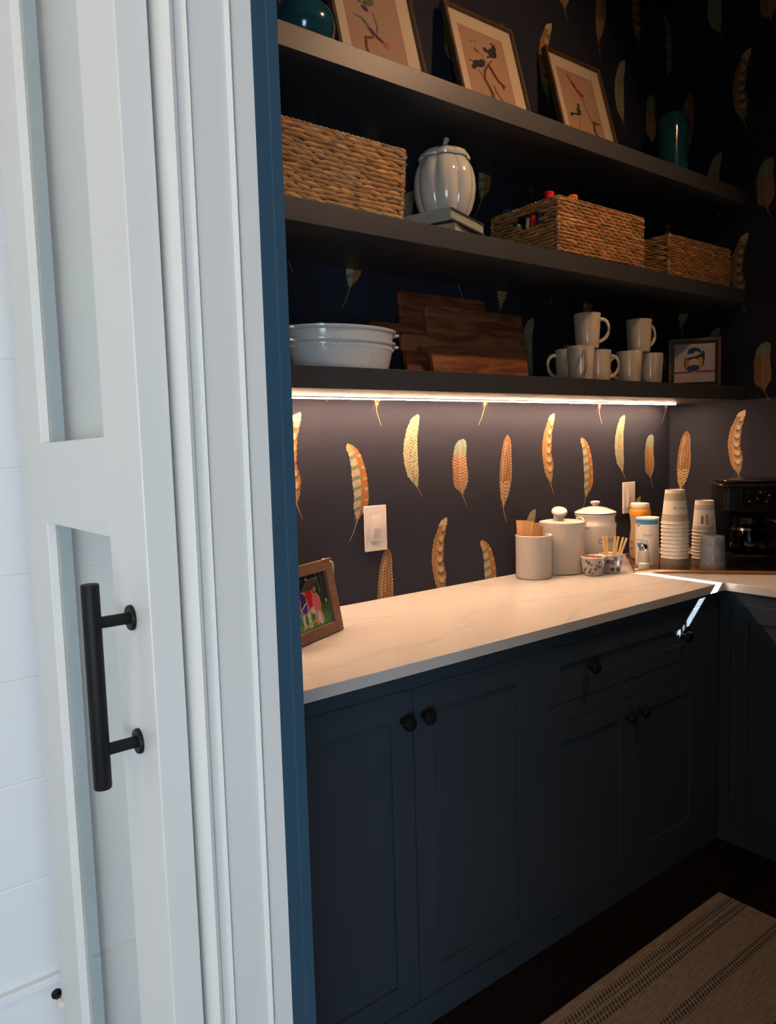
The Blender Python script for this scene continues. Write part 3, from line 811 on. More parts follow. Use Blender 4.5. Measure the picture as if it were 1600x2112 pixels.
# ------------------------------------------------------------------ woven baskets
def basket(W, D, H, rows, pitch, loc, label, hole=None, tone=1., taper=0., rz=0.):
    root = empty('woven_basket', loc, rz, label=label, cat='basket', group='woven baskets on the middle shelf')
    rs = random.Random(int(W * 1000)); kn = MB(); rh = (H - .010) / rows
    pal = [(.58, .29, .10), (.48, .22, .07), (.56, .30, .12), (.36, .155, .05), (.46, .25, .11), (.32, .17, .08), (.52, .34, .17)]

    def face(length, place, hole=None, near=True):
        n = int(length / pitch)
        for r in range(rows):
            z = .004 + rh * (r + .5)
            tp_ = 1 - taper * (1 - z / H)
            off = .5 * (r % 2)
            for i in range(-1, n + 1):
                a = (i + .5 + off + rs.uniform(-.12, .12)) * length / n
                if a < .004 or a > length - .004: continue
                if hole and hole[0] < a < hole[1] and hole[2] < z < hole[3]: continue
                p, R = place(a - length / 2, z, tp_)
                c0 = rs.choice(pal); c = tuple(.6 * pal[0][q_] + .4 * c0[q_] for q_ in range(3)); k = tone * rs.uniform(.65, 1.15)
                kn.ell(p, length / n * .74, .0058 + rs.uniform(0, .0022), rh * rs.uniform(.46, .58), 8, 5, (c[0] * k, c[1] * k, c[2] * k), R)
    I = Matrix.Identity(3)

    def tilt(ax): return Matrix.Rotation(ax, 3, 'Z')
    face(W, lambda a, z, t: ((a * t, -D / 2 * t, z), Matrix.Rotation(.10 + rs.uniform(-.15, .15), 3, 'Y')))
    face(W, lambda a, z, t: ((a * t, D / 2 * t, z), I))
    face(D, lambda a, z, t: ((-W / 2 * t, -a * t, z), Matrix.Rotation(PI / 2, 3, 'Z') @ Matrix.Rotation(rs.uniform(-.18, .18), 3, 'Y')), hole)
    face(D, lambda a, z, t: ((W / 2 * t, a * t, z), Matrix.Rotation(PI / 2, 3, 'Z')))
    # rounded corner strands
    for sx in (-1, 1):
        for sy in (-1, 1):
            for r in range(rows):
                z = .004 + rh * (r + .5); t = 1 - taper * (1 - z / H); c = rs.choice(pal); k = tone * rs.uniform(.7, 1.1)
                kn.ell((sx * (W / 2 - .002) * t, sy * (D / 2 - .002) * t, z), .0085, .0085, rh * .62, 8, 5, (c[0] * k, c[1] * k, c[2] * k))
    o = kn.build('woven_strands', M['wicker'], root); o['kind'] = 'stuff'
    ln = MB(); w, d = W / 2 - .004, D / 2 - .004; th = .003
    tb = 1 - taper

    def wallq(p0, p1, nrm, hz=None):
        (x0, y0), (x1, y1) = p0, p1
        segs = [(0, 1, 0, H - .004)] if not hz else [(0, hz[0], 0, H - .004), (hz[1], 1, 0, H - .004), (hz[0], hz[1], 0, hz[2]), (hz[0], hz[1], hz[3], H - .004)]
        for a, b, z0, z1 in segs:
            V = []
            for k in (0, 1):
                for (s, z) in ((a, z0), (b, z0), (b, z1), (a, z1)):
                    t = 1 - taper * (1 - z / H)
                    V.append(((x0 + (x1 - x0) * s + nrm[0] * th * k) * t, (y0 + (y1 - y0) * s + nrm[1] * th * k) * t, z + .001))
            ln.add(V, [(0, 1, 2, 3), (7, 6, 5, 4), (0, 4, 5, 1), (1, 5, 6, 2), (2, 6, 7, 3), (3, 7, 4, 0)])
    wallq((-w, -d), (w, -d), (0, 1)); wallq((w, d), (-w, d), (0, -1)); wallq((w, -d), (w, d), (-1, 0))
    wallq((-w, d), (-w, -d), (1, 0), (hole[0] / D, hole[1] / D, hole[2], hole[3]) if hole else None)
    ln.box(-w * tb, w * tb, -d * tb, d * tb, .001, .004)
    ln.build('lining', M['wicker_dark'], root, smooth=False)
    rim = MB(); cs = [(-W / 2, -D / 2), (W / 2, -D / 2), (W / 2, D / 2), (-W / 2, D / 2)]
    for i in range(4):
        (x0, y0), (x1, y1) = cs[i], cs[(i + 1) % 4]; l = math.hypot(x1 - x0, y1 - y0); n = int(l / .016)
        for k in range(n):
            s = (k + .5) / n; c = rs.choice(pal); q = tone * rs.uniform(.75, 1.15)
            R = Matrix.Rotation(math.atan2(y1 - y0, x1 - x0), 3, 'Z') @ Matrix.Rotation(.35, 3, 'Y')
            rim.ell((x0 + (x1 - x0) * s, y0 + (y1 - y0) * s, H - .004 + rs.uniform(-.0008, .0008)), l / n * .72, .0068, .0048, 8, 5, (c[0] * q, c[1] * q, c[2] * q), R)
    r = rim.build('rim', M['wicker'], root); r['kind'] = 'stuff'
    return root


basket(.46, .26, .192, 15, .036, (1.139, -.207, 2.045), 'large tan woven basket at the near end of the middle shelf', tone=1.1, taper=.05)
basket(.476, .300, .184, 15, .034, (2.2505, -.190, 2.045), 'woven basket with a handle hole, holding markers, on the middle shelf', hole=(.115, .225, .108, .150), tone=.92)
basket(.452, .240, .160, 15, .032, (2.908, -.205, 2.045), 'smallest woven basket at the far end of the middle shelf', tone=.88)


def marker(loc, tilt, m, h, label, r=.009, cap=True):
    root = empty('marker', loc, label=label, cat='marker', group='markers in the middle basket')
    root.rotation_euler = tilt
    MB().lathe([(0, 0), (r, 0), (r, h - .045), (0, h - .045)], 16).build('barrel', M['white_plastic'] if cap else M[m], root)
    MB().lathe([(0, h - .045), (r * 1.1, h - .045), (r * 1.1, h - .004), (r * .9, h), (0, h)], 16).build('cap', M[m], root)
    return root


marker((2.060, -.070, 2.052), (0, 0, 0), 'blue', .205, 'marker with a blue cap at the back of the middle basket', .014)
marker((2.062, -.165, 2.052), (.05, 0, 0), 'red', .195, 'red-capped marker behind the handle hole rim of the middle basket', .012)
marker((2.055, -.262, 2.052), (0, .03, 0), 'red', .215, 'thick red-capped marker near the front corner of the middle basket', .016)
marker((2.128, -.305, 2.052), (0, .02, 0), 'orange', .205, 'thick orange-capped marker above the front rim of the middle basket', .015)
marker((2.044, -.130, 2.052), (0, 0, 0), 'green', .135, 'pale green marker seen through the basket handle hole', .016, False)
marker((2.042, -.186, 2.052), (.16, 0, 0), 'red', .150, 'red marker leaning inside the basket handle hole', .011, False)
marker((2.044, -.232, 2.052), (.1, 0, 0), 'blue', .150, 'dark blue marker seen through the basket handle hole', .016, False)
# crumpled clear bag in the small basket
bagm = MB(); V = []; F = []
nu, nv = 18, 9
for j in range(nv + 1):
    for i in range(nu):
        a = 2 * PI * i / nu; q = j / nv
        r = (1 - .55 * q ** 1.5) * (1 + .14 * math.sin(3 * a + 5 * q) + .10 * math.sin(7 * a - 3 * q))
        V.append((.15 * r * math.cos(a), .07 * r * math.sin(a), .205 * q * (1 + .12 * math.sin(2 * a + 1)) + .002))
for j in range(nv):
    for i in range(nu): F.append((j * nu + i, j * nu + (i + 1) % nu, (j + 1) * nu + (i + 1) % nu, (j + 1) * nu + i))
bagm.add(V, F)
tag(bagm.build('plastic_bag', arch_glass('bag_film', (.80, .78, .82), 1.5, .25), loc=(2.93, -.19, 2.052), smooth=False), 'crumpled clear plastic bag sticking out of the smallest basket', 'bag')

# ------------------------------------------------------------------ pumpkin jar on two books
BR = math.atan2(.333, .943)
bk1 = empty('book', (1.545, -.330, 2.0805), BR, label='thick dark-covered book lying directly under the pumpkin jar', cat='book')
B(0, .225, 0, .175, 0, .006).build('cover', M['dark_board'], bk1, smooth=False, bevel=.0008)
B(0, .225, 0, .175, .030, .036).build('cover', M['dark_board'], bk1, smooth=False, bevel=.0008)
B(.001, .222, .003, .172, .006, .030).build('page_block', M['grey_board'], bk1, smooth=False)
B(-.002, .001, .001, .174, .0, .036).build('pale_fore_edge', M['grey_board'], bk1, smooth=False, label='pale grey-green end face')
bk2 = empty('book', (1.572, -.318, 2.0455), BR + .12, label='tan-edged book at the bottom of the pair under the pumpkin jar', cat='book')
B(0, .215, 0, .165, 0, .003).build('cover', M['grey_board'], bk2, smooth=False)
B(0, .215, 0, .165, .031, .034).build('cover', M['grey_board'], bk2, smooth=False)
B(.002, .213, .002, .163, .003, .031).build('page_block', M['tan_board'], bk2, smooth=False)


def lobes(a, z): return .90 + .10 * abs(math.sin(4 * (a + .25))) ** .6


pj = empty('pumpkin_jar', (1.640, -.200, 2.1175), label='ivory ceramic pumpkin jar with a stem lid on the middle shelf', cat='jar')
pp = [(0, 0), (.055, 0), (.070, .012), (.084, .035), (.094, .068), (.0975, .100), (.096, .130), (.089, .158), (.078, .178), (.074, .182), (.072, .182), (.072, .170), (0, .10)]
MB().lathe(pp, 128, radial=lobes).build('body', M['ceramic_pump'], pj)
lp = [(.070, .1835), (.080, .184), (.082, .190), (.077, .201), (.060, .212), (.040, .214), (.020, .208), (0, .206)]
lid = MB().lathe(lp, 128, radial=lobes).build('lid', M['ceramic_pump'], pj)
MB().tube([(0, 0, .203), (.001, 0, .222), (.005, 0, .240), (.013, 0, .253)], [.012, .0085, .0075, .009], 12).build('stem', M['ceramic_pump'], lid)


# ------------------------------------------------------------------ lowest shelf
SZ = 1.6365


def oval_dish(z, label, a, b, beads=True):
    root = empty('oval_baking_dish', (1.235, -.19, z), label=label, cat='baking dish', group='oval baking dishes on the lowest shelf')
    pr = [(0, 0), (.78, 0), (.83, .004), (.87, .02), (.950, .074), (.985, .078), (1.0, .081), (1.0, .086), (.965, .086), (.93, .078), (.84, .014), (.80, .008), (0, .008)]
    MB().lathe(pr, 96, sx=a, sy=b).build('bowl', M['ceramic_white'], root)
    pe = MB()
    for i in range(96 if beads else 0):
        t = 2 * PI * i / 72; pe.ell((a * .942 * math.cos(t), b * .942 * math.sin(t), .066), .0034, .0034, .0034, 6, 4)
    if beads: o = pe.build('beading', M['ceramic_white'], root); o['kind'] = 'stuff'
    for s in (-1, 1):
        pts = [(s * (a - .012), -.030, .080), (s * (a + .006), -.030, .080), (s * (a + .014), -.016, .080), (s * (a + .014), .016, .080), (s * (a + .006), .030, .080), (s * (a - .012), .030, .080)]
        MB().tube(pts, .0045, 10).build('handle', M['ceramic_white'], root)
    return root


oval_dish(SZ + .0005, 'cream oval baking dish, the lower of the pair stacked on the lowest shelf', .178, .118)
oval_dish(SZ + .0350, 'cream oval baking dish nested on top of the other one', .180, .120, False)


def rrect(x0, x1, z0, z1, rs):
    """rounded outline, rs radii for (bl, br, tr, tl)"""
    P = []
    for (cx, cz, r, a) in ((x0 + rs[0], z0 + rs[0], rs[0], PI), (x1 - rs[1], z0 + rs[1], rs[1], 1.5 * PI), (x1 - rs[2], z1 - rs[2], rs[2], 0), (x0 + rs[3], z1 - rs[3], rs[3], .5 * PI)):
        for k in range(6): t = a + k / 5 * PI / 2; P.append((cx + r * math.cos(t), cz + r * math.sin(t)))
    return P


def paddle_outline(x0, x1, z0, z1, hz0, hz1, hl, r=.022, f=.022):
    """board with a handle to the left; concave fillets where the handle leaves the body"""
    P = []
    def arc(cx, cz, rr, a, b, n=6):
        for k in range(n + 1): t = a + (b - a) * k / n; P.append((cx + rr * math.cos(t), cz + rr * math.sin(t)))
    arc(x0 + r, z0 + r, r, 1.5 * PI, PI)          # bottom-left going up
    P.append((x0, hz0 - f))
    arc(x0 - f, hz0 - f, f, 0, .5 * PI)
    arc(x0 - hl + .012, hz0 + .012, .012, 1.5 * PI, PI)
    arc(x0 - hl + .012, hz1 - .012, .012, PI, .5 * PI)
    arc(x0 - f, hz1 + f, f, 1.5 * PI, 2 * PI)
    arc(x0 + r * .6, z1 - r * .6, r * .6, PI, .5 * PI)
    arc(x1 - r * .9, z1 - r * .9, r * .9, .5 * PI, 0)
    arc(x1 - .006, z0 + .006, .006, 0, -.5 * PI)
    return P


def board(x0, x1, H, hz0, hz1, hl, ybot, tilt, m, label, th=.018):
    xm = (x0 + x1) / 2
    P = paddle_outline(x0 - xm, x1 - xm, 0, H, hz0, hz1, hl)
    o = MB().prism(P, -th, 0, axis='y').build('cutting_board', M[m], loc=(xm, ybot, SZ + .0005), rot=(-tilt, 0, 0), bevel=.0025, smooth=True)
    return tag(o, label, 'cutting board')


board(1.575, 1.975, .298, .138, .185, .130, -.062, .145, 'acacia_dark', 'darker wooden cutting board at the back, its handle to the left')
board(1.655, 2.118, .252, .090, .145, .120, -.100, .150, 'acacia', 'wide knotted wooden cutting board leaning in front of the darker one')


def make_mug(label, H=.126, R=.049):
    root = empty('mug', (0, 0, 0), label=label, cat='mug', group='plain cream mugs on the lowest shelf')
    pr = [(0, .002), (.030, .002), (.033, 0), (R - .0085, 0), (R - .0068, .004), (R - .0035, .05), (R - .0008, .10), (R, H - .001), (R - .0012, H), (R - .0032, H - .001), (R - .005, .08), (R - .010, .008), (0, .007)]
    MB().lathe(pr, 56).build('body', M['ceramic'], root)
    pts = []
    for k in range(11):
        t = -PI * .5 + PI * k / 10
        pts.append((R - .006 + .037 * math.cos(t) ** .8 if math.cos(t) > 0 else R - .006, 0, .066 + .040 * math.sin(t) + .006 * math.cos(t)))
    pts[0] = (R - .010, 0, .022); pts[-1] = (R - .005, 0, .106)
    MB().tube(pts, .0052, 10, flat=1.3).build('handle', M['ceramic'], root)
    return root


mug0 = make_mug('leftmost cream mug, handle pointing left, behind the mug stack')
mug0.location = (2.283, -.160, SZ + .0005); mug0.rotation_euler = (0, 0, math.radians(150))
VA = -38  # direction on the shelf that points right in the view
dup(mug0, (2.241, -.250, SZ + .0005), math.radians(-128), 'front cream mug with its handle facing out, second from the left')
dup(mug0, (2.410, -.200, SZ + .0005), math.radians(-35), 'cream mug, third along the bottom row, handle to the right')
dup(mug0, (2.565, -.230, SZ + .0005), math.radians(145), 'cream mug, fourth along the bottom row, handle turned left')
dup(mug0, (2.716, -.225, SZ + .0005), math.radians(60), 'cream mug at the right end of the bottom row, beside the small bird painting')
dup(mug0, (2.325, -.215, SZ + .1275), math.radians(-38), 'cream mug balanced on the left-hand mugs, large handle to the right')
dup(mug0, (2.632, -.228, SZ + .1275), math.radians(-15), 'cream mug balanced on the right-hand mugs next to the bird painting')

# small bird painting in a deep frame, turned towards the doorway
bp = empty('small_bird_painting', (3.075, -.205, SZ + .0005), math.radians(-52), label='small square painting of a round blue bird in a brown wooden frame', cat='picture frame')
Wp = .212
fm = MB()
for a in ((-Wp / 2, -Wp / 2 + .013, 0, Wp), (Wp / 2 - .013, Wp / 2, 0, Wp), (-Wp / 2 + .013, Wp / 2 - .013, 0, .013), (-Wp / 2 + .013, Wp / 2 - .013, Wp - .013, Wp)):
    fm.box(a[0], a[1], -.016, .018, a[2], a[3])
fm.box(-Wp / 2 + .01, Wp / 2 - .01, .010, .016, .01, Wp - .01)
fm.build('frame', M['brown_frame'], bp, smooth=False, bevel=.0015)
cv = Canvas(.164, .164, 110, 110, (.60, .49, .44))
cv.noise(.10, 10)
for _ in range(16): cv.ell(rng.uniform(0, 1), rng.choice([rng.uniform(0, .25), rng.uniform(.5, 1)]), rng.uniform(.02, .07), rng.uniform(.01, .03), rng.uniform(0, 3), (.62, .25, .24), .45)
cv.line([(.0, .26), (.35, .275), (.6, .285), (1, .275)], .026, (.38, .10, .13)); cv.line([(.0, .245), (.5, .262), (1, .255)], .010, (.22, .05, .10))
cv.ell(.49, .55, .24, .29, 0, (.58, .45, .30)); cv.ell(.50, .77, .175, .135, -.15, (.018, .035, .085)); cv.ell(.56, .72, .10, .08, -.5, (.55, .47, .38)); cv.ell(.40, .70, .13, .045, .15, (.56, .48, .40))
cv.line([(.28, .60), (.40, .615), (.52, .625), (.66, .70)], .036, (.02, .03, .07)); cv.ell(.70, .60, .045, .22, -.1, (.03, .04, .09)); cv.ell(.33, .46, .08, .16, .2, (.48, .30, .04)); cv.ell(.63, .50, .07, .16, -.15, (.66, .40, .05))
cv.ell(.48, .50, .12, .12, 0, (.62, .54, .44)); cv.ell(.47, .37, .16, .085, .1, (.035, .065, .15)); cv.line([(.27, .58), (.255, .45), (.30, .35)], .014, (.04, .05, .06)); cv.line([(.42, .31), (.41, .255)], .010, (.03, .03, .04)); cv.line([(.54, .31), (.55, .26)], .010, (.03, .03, .04))
MB_c = cv.mb(-.0125)
MB_c.build('canvas', M['attr_canvas'], bp, loc=(0, 0, .024), smooth=False)
B(-.082, .082, -.0120, .0095, 0, .164).build('stretcher', M['white_plastic'], bp, loc=(0, 0, .024), smooth=False)

# ------------------------------------------------------------------ switch plates
for xc_, zc_, w_, h_, lab in ((1.4775, 1.154, .091, .152, 'nearer ivory light switch plate on the feather wallpaper'), (2.891, 1.164, .090, .140, 'farther ivory switch plate beside the white-capped bottle')):
    sp = empty('switch_plate', (xc_, -.001, zc_), label=lab, cat='light switch')
    B(-w_ / 2, w_ / 2, -.007, 0, -h_ / 2, h_ / 2).build('cover_plate', M['plate'], sp, smooth=False, bevel=.003)
    B(-.018, .018, -.010, -.0065, -.042, .042).build('rocker_frame', M['plate'], sp, smooth=False, bevel=.0012)
    rk = MB(); rk.prism([(-.0095, -.038), (-.014, 0), (-.0110, .038), (-.008, .038), (-.008, -.038)], -.015, .015, axis='x').build('rocker', M['plate'], sp, smooth=False, bevel=.0008)
    for zz in (-h_ / 2 + .016, h_ / 2 - .016):
        MB().lathe([(0, -.0082), (.002, -.0080), (.0028, -.0068)], 12, (0, 0, zz), axis='y').build('screw', M['plate'], sp)

# ------------------------------------------------------------------ photo frame on the worktop
pf = empty('photo_frame', (1.158, -.256, CT + .0005), math.atan2(.409, .913), label='brown wooden photo frame with a family photograph, beside the blue trim', cat='picture frame')
tl = -math.atan2(.037, .2012)
FH = .2046; FW = .262; bw = .036
fm = MB()
for a in ((-FW, -FW + bw, 0, FH), (-bw, 0, 0, FH), (-FW + bw, -bw, 0, bw * .85), (-FW + bw, -bw, FH - bw * .85, FH)):
    fm.box(a[0], a[1], -.012, .004, a[2], a[3])
o = fm.build('frame', M['brown_frame'], pf, smooth=False, bevel=.002, rot=(tl, 0, 0))
for zz in (.012, FH - .012, ):
    for dx in (-.010,):
        MB().lathe([(0, -.017), (.0035, -.0155), (.0045, -.012)], 14, (dx, 0, zz), axis='y').build('nail_head', M['chrome'], pf, rot=(tl, 0, 0))
for q in ((-.001, .030), (-.001, FH - .03), (-.03, FH - .001)):
    MB().ell((q[0], -.006, q[1]), .0035, .004, .0035, 10, 6).build('nail_head', M['chrome'], pf, rot=(tl, 0, 0))
pw, ph = FW - 2 * bw + .004, FH - 1.7 * bw + .004
cv = Canvas(pw, ph, 150, 120, (.02, .035, .018)); cv.noise(.5, 12)
PX = lambda x: (x + FW - bw) / (FW - 2 * bw); PY = lambda z: (z - .85 * bw) / (FH - 1.7 * bw)
cv.rect(0, 1, 0, .34, (.045, .16, .025)); cv.rect(.55, 1, .22, .42, (.03, .10, .02)); cv.rect(0, 1, .0, .12, (.06, .20, .03)); cv.noise(.15, 8)
for x, h_ in ((.06, 1), (.30, 1), (.88, 1)): cv.line([(x, .35), (x + .02, h_)], .012, (.05, .035, .02))
cv.line([(.82, .62), (.78, .98)], .006, (.22, .20, .15)); cv.ell(.93, .44, .02, .02, 0, (.5, .5, .48))
skin = (.45, .20, .12)


def figure(x, s, shirt, pants, hair, y0=.10):
    cv.line([(x - .03 * s, y0 + .26 * s), (x - .06 * s, y0 + .12 * s), (x - .05 * s, y0 - .02)], .030 * s, pants); cv.line([(x + .03 * s, y0 + .26 * s), (x + .09 * s, y0 + .16 * s), (x + .11 * s, y0)], .030 * s, pants)
    cv.poly([(x - .085 * s, y0 + .24 * s), (x + .075 * s, y0 + .24 * s), (x + .085 * s, y0 + .56 * s), (x + .03 * s, y0 + .62 * s), (x - .04 * s, y0 + .62 * s), (x - .095 * s, y0 + .55 * s)], shirt)
    cv.line([(x - .085 * s, y0 + .52 * s), (x - .10 * s, y0 + .34 * s), (x - .03 * s, y0 + .22 * s)], .016 * s, skin); cv.line([(x + .085 * s, y0 + .52 * s), (x + .11 * s, y0 + .34 * s), (x + .05 * s, y0 + .22 * s)], .016 * s, skin)
    cv.ell(x, y0 + .71 * s, .040 * s, .050 * s, 0, hair); cv.ell(x, y0 + .695 * s, .032 * s, .042 * s, 0, skin)


figure(.10, 1.0, (.35, .36, .38), (.30, .30, .32), (.05, .03, .02)); figure(.24, .9, (.10, .20, .42), (.20, .20, .25), (.03, .02, .01))
figure(.53, 1.12, (.42, .012, .02), (.50, .48, .52), (.10, .05, .03)); cv.line([(.57, .34), (.68, .28), (.74, .10)], .045, (.50, .48, .52))
figure(.69, .86, (.50, .12, .16), skin, (.35, .20, .10), .10)
figure(.385, .90, (.035, .025, .17), (.50, .46, .46), (.25, .12, .05)); cv.line([(.32, .40), (.44, .50)], .010, (.6, .6, .65))
cv.poly([(.28, .03), (.62, .12), (.62, .17), (.28, .08)], (.42, .26, .08))
cv.mb(-.002).build('photograph', M['attr_gloss'], pf, smooth=False, rot=(tl, 0, 0), loc=(-FW / 2, math.sin(-tl) * (.85 * bw - .002), math.cos(tl) * (.85 * bw - .002)))
B(-FW + .01, -.01, 0, .004, .01, FH - .01).build('backing_board', M['velvet'], pf, smooth=False, rot=(tl, 0, 0))
MB().prism([(.003, .165), (.010, .165), (.105, .001), (.095, .001)], -FW / 2 - .03, -FW / 2 + .03, axis='x').build('easel_leg', M['velvet'], pf, smooth=False)


# ------------------------------------------------------------------ text that wraps round a cylinder
def text_mb(txt, size, R=None, ang=0., z=0., spacing=1., r_off=.0004, flat_y=0.):
    cu = bpy.data.curves.new('t', 'FONT'); cu.body = txt; cu.size = size; cu.align_x = 'CENTER'; cu.space_character = spacing; cu.resolution_u = 3
    ob = bpy.data.objects.new('t', cu); COL.objects.link(ob)
    me = bpy.data.meshes.new_from_object(ob.evaluated_get(bpy.context.evaluated_depsgraph_get()))
    bm = bmesh.new(); bm.from_mesh(me)
    bmesh.ops.triangulate(bm, faces=bm.faces)
    if R:
        xs = [v.co.x for v in bm.verts]; x = min(xs) + .002
        while x < max(xs):
            bmesh.ops.bisect_plane(bm, geom=bm.verts[:] + bm.edges[:] + bm.faces[:], plane_co=(x, 0, 0), plane_no=(1, 0, 0)); x += .003
    out = MB(); V = []
    for v in bm.verts:
        if R:
            rr = (R(z + v.co.y) if callable(R) else R) + r_off; a = ang + v.co.x / rr
            V.append((rr * math.cos(a), rr * math.sin(a), z + v.co.y))
        else: V.append((v.co.x, flat_y, z + v.co.y))
    bm.verts.index_update()
    out.add(V, [tuple(x.index for x in f.verts) for f in bm.faces])
    bm.free(); bpy.data.objects.remove(ob); bpy.data.curves.remove(cu); bpy.data.meshes.remove(me)
    return out


def toward(x, y, turn=0.):
    """angle on a vertical cylinder at x, y that faces the doorway, turned by some degrees"""
    return math.atan2(EYE.y - y, EYE.x - x) + math.radians(turn)


def patch_cyl(cvs, R, ang, z0):
    """wrap a Canvas round a cylinder (radius may depend on z)"""
    V = []
    for u, v in zip(cvs.U.ravel(), cvs.V.ravel()):
        z = z0 + v * cvs.h; rr = R(z) if callable(R) else R
        a = ang + (u - .5) * cvs.w / rr
        V.append((rr * math.cos(a), rr * math.sin(a), z))
    nx, ny = cvs.nx, cvs.ny
    F = [(j * nx + i, j * nx + i + 1, (j + 1) * nx + i + 1, (j + 1) * nx + i) for j in range(ny - 1) for i in range(nx - 1)]
    m = MB(); m.add(V, F, cvs.C.reshape(-1, 3).tolist()); return m


# ------------------------------------------------------------------ worktop containers
# crock with paper filters
x, y = 2.142, -.105
crk = empty('filter_crock', (x, y, CT + .0005), label='small open grey stoneware crock holding folded brown coffee filters', cat='crock')
r_, h_ = .0670, .163
MB().lathe([(0, .001), (r_ - .006, 0), (r_ - .002, .003), (r_, .010), (r_, h_ - .008), (r_ + .001, h_ - .006), (r_ + .001, h_ - .001), (r_ - .001, h_), (r_ - .005, h_ - .001), (r_ - .006, h_ - .01), (r_ - .007, .01), (0, .008)], 64).build('body', M['ceramic_matte'], crk)
fl = empty('paper_filters', (x, y, CT + .009), toward(x, y) - PI / 2 + PI, label='folded brown paper coffee filters standing in the small crock', cat='coffee filters')
for k, (dx, dy, lean, w0, w1, hh_) in enumerate(((-.022, .012, -.02, .040, .046, .205), (-.012, .000, .06, .034, .040, .203), (.002, -.010, .18, .040, .040, .200), (.010, .008, .30, .05, .05, .185))):
    V = [(-w0 / 2, 0, 0), (w0 / 2, 0, 0), (w1 / 2, 0, hh_), (-w1 / 2 + (.012 if k > 1 else 0), 0, hh_ + (.004 if k < 2 else 0)), (-w0 / 2, .004, 0), (w0 / 2, .004, 0), (w1 / 2, .006, hh_ - (.02 if k > 1 else 0)), (-w1 / 2 + (.012 if k > 1 else 0), .006, hh_)]
    MB().add(V, [(0, 1, 2, 3), (7, 6, 5, 4), (0, 4, 5, 1), (1, 5, 6, 2), (2, 6, 7, 3), (3, 7, 4, 0)]).build('filter', M['lid_wood'], fl, loc=(dx - .012, dy, 0), rot=(0, lean * .6 - .02, .25 * k), smooth=False)

# big canister
x, y = 2.310, -.104
cn = empty('large_canister', (x, y, CT + .0005), label='large grey stoneware canister with an upturned round lid knob', cat='canister')
r_, h_ = .0862, .198
MB().lathe([(0, .001), (r_ - .005, 0), (r_ - .001, .004), (r_, .012), (r_, h_ - .012), (r_ + .0015, h_ - .009), (r_ + .0015, h_), (r_ - .004, h_ + .0005), (r_ - .006, h_ - .002), (r_ - .008, .01), (0, .008)], 72).build('body', M['ceramic_matte'], cn)
ld = MB().lathe([(r_ - .007, h_ - .004), (r_ - .007, h_ + .001), (r_ - .012, h_ + .003), (.030, h_ + .006), (.022, h_ + .008), (0, h_ + .008)], 64).build('lid', M['ceramic_matte'], cn)
# knob: a short stem with a wide slanted disc
kb = MB().lathe([(0, 0), (.020, 0), (.0205, .006), (.0205, .022), (.023, .030), (.0285, .036), (.0300, .043), (.0270, .049), (.015, .052), (0, .0525)], 40)
kb.build('knob', M['ceramic_matte'], ld, loc=(-.022, .0, h_ + .004), rot=(math.radians(20), math.radians(-16), 0))

# coffee jar
x, y = 2.527, -.097
cj = empty('coffee_jar', (x, y, CT + .0005), label='white lidded jar marked COFFEE behind the large canister', cat='canister')
r_ = .0818
MB().lathe([(0, .001), (r_ - .004, 0), (r_, .005), (r_, .150), (r_ + .001, .158), (r_ + .002, .165), (r_ + .0015, .172), (r_ - .004, .180), (r_ - .005, .190), (r_ - .003, .204), (r_ + .001, .207), (r_ + .001, .211), (r_ - .006, .213), (r_ - .01, .20), (0, .19)], 72).build('body', M['ceramic_white'], cj)
ld = MB().lathe([(r_ - .001, .214), (r_ + .0015, .2155), (r_ + .001, .219), (r_ - .012, .226), (.045, .236), (.020, .241), (0, .242)], 64).build('lid', M['ceramic_white'], cj)
MB().lathe([(.012, .240), (.0115, .246), (.014, .248), (.0185, .253), (.0195, .257), (.0175, .262), (.010, .264), (0, .2645)], 32).build('knob', M['ceramic_white'], ld)
a_ = toward(x, y, 0)
tx = text_mb('COFFEE', .026, R=r_, ang=a_ + math.radians(38), z=.098)
tx.build('lettering', M['ink'], cj, smooth=False, label='COFFEE lettering')
# ceramic lug ring on the left shoulder, with its wire
a2 = a_ - math.radians(42)
lg = MB().tube([(math.cos(a2) * (r_ + .006) + .020 * math.cos(t) * -math.sin(a2), math.sin(a2) * (r_ + .006) + .020 * math.cos(t) * math.cos(a2), .186 + .016 * math.sin(t)) for t in np.linspace(0, 2 * PI, 24)[:-1]], .0045, 10, closed=True)
lg.build('lug_ring', M['ceramic_white'], cj)
MB().tube([(math.cos(a2 + s) * (r_ + .0035), math.sin(a2 + s) * (r_ + .0035), .163) for s in np.linspace(-.6, .45, 12)], .0022, 8).build('wire', M['chrome'], cj)


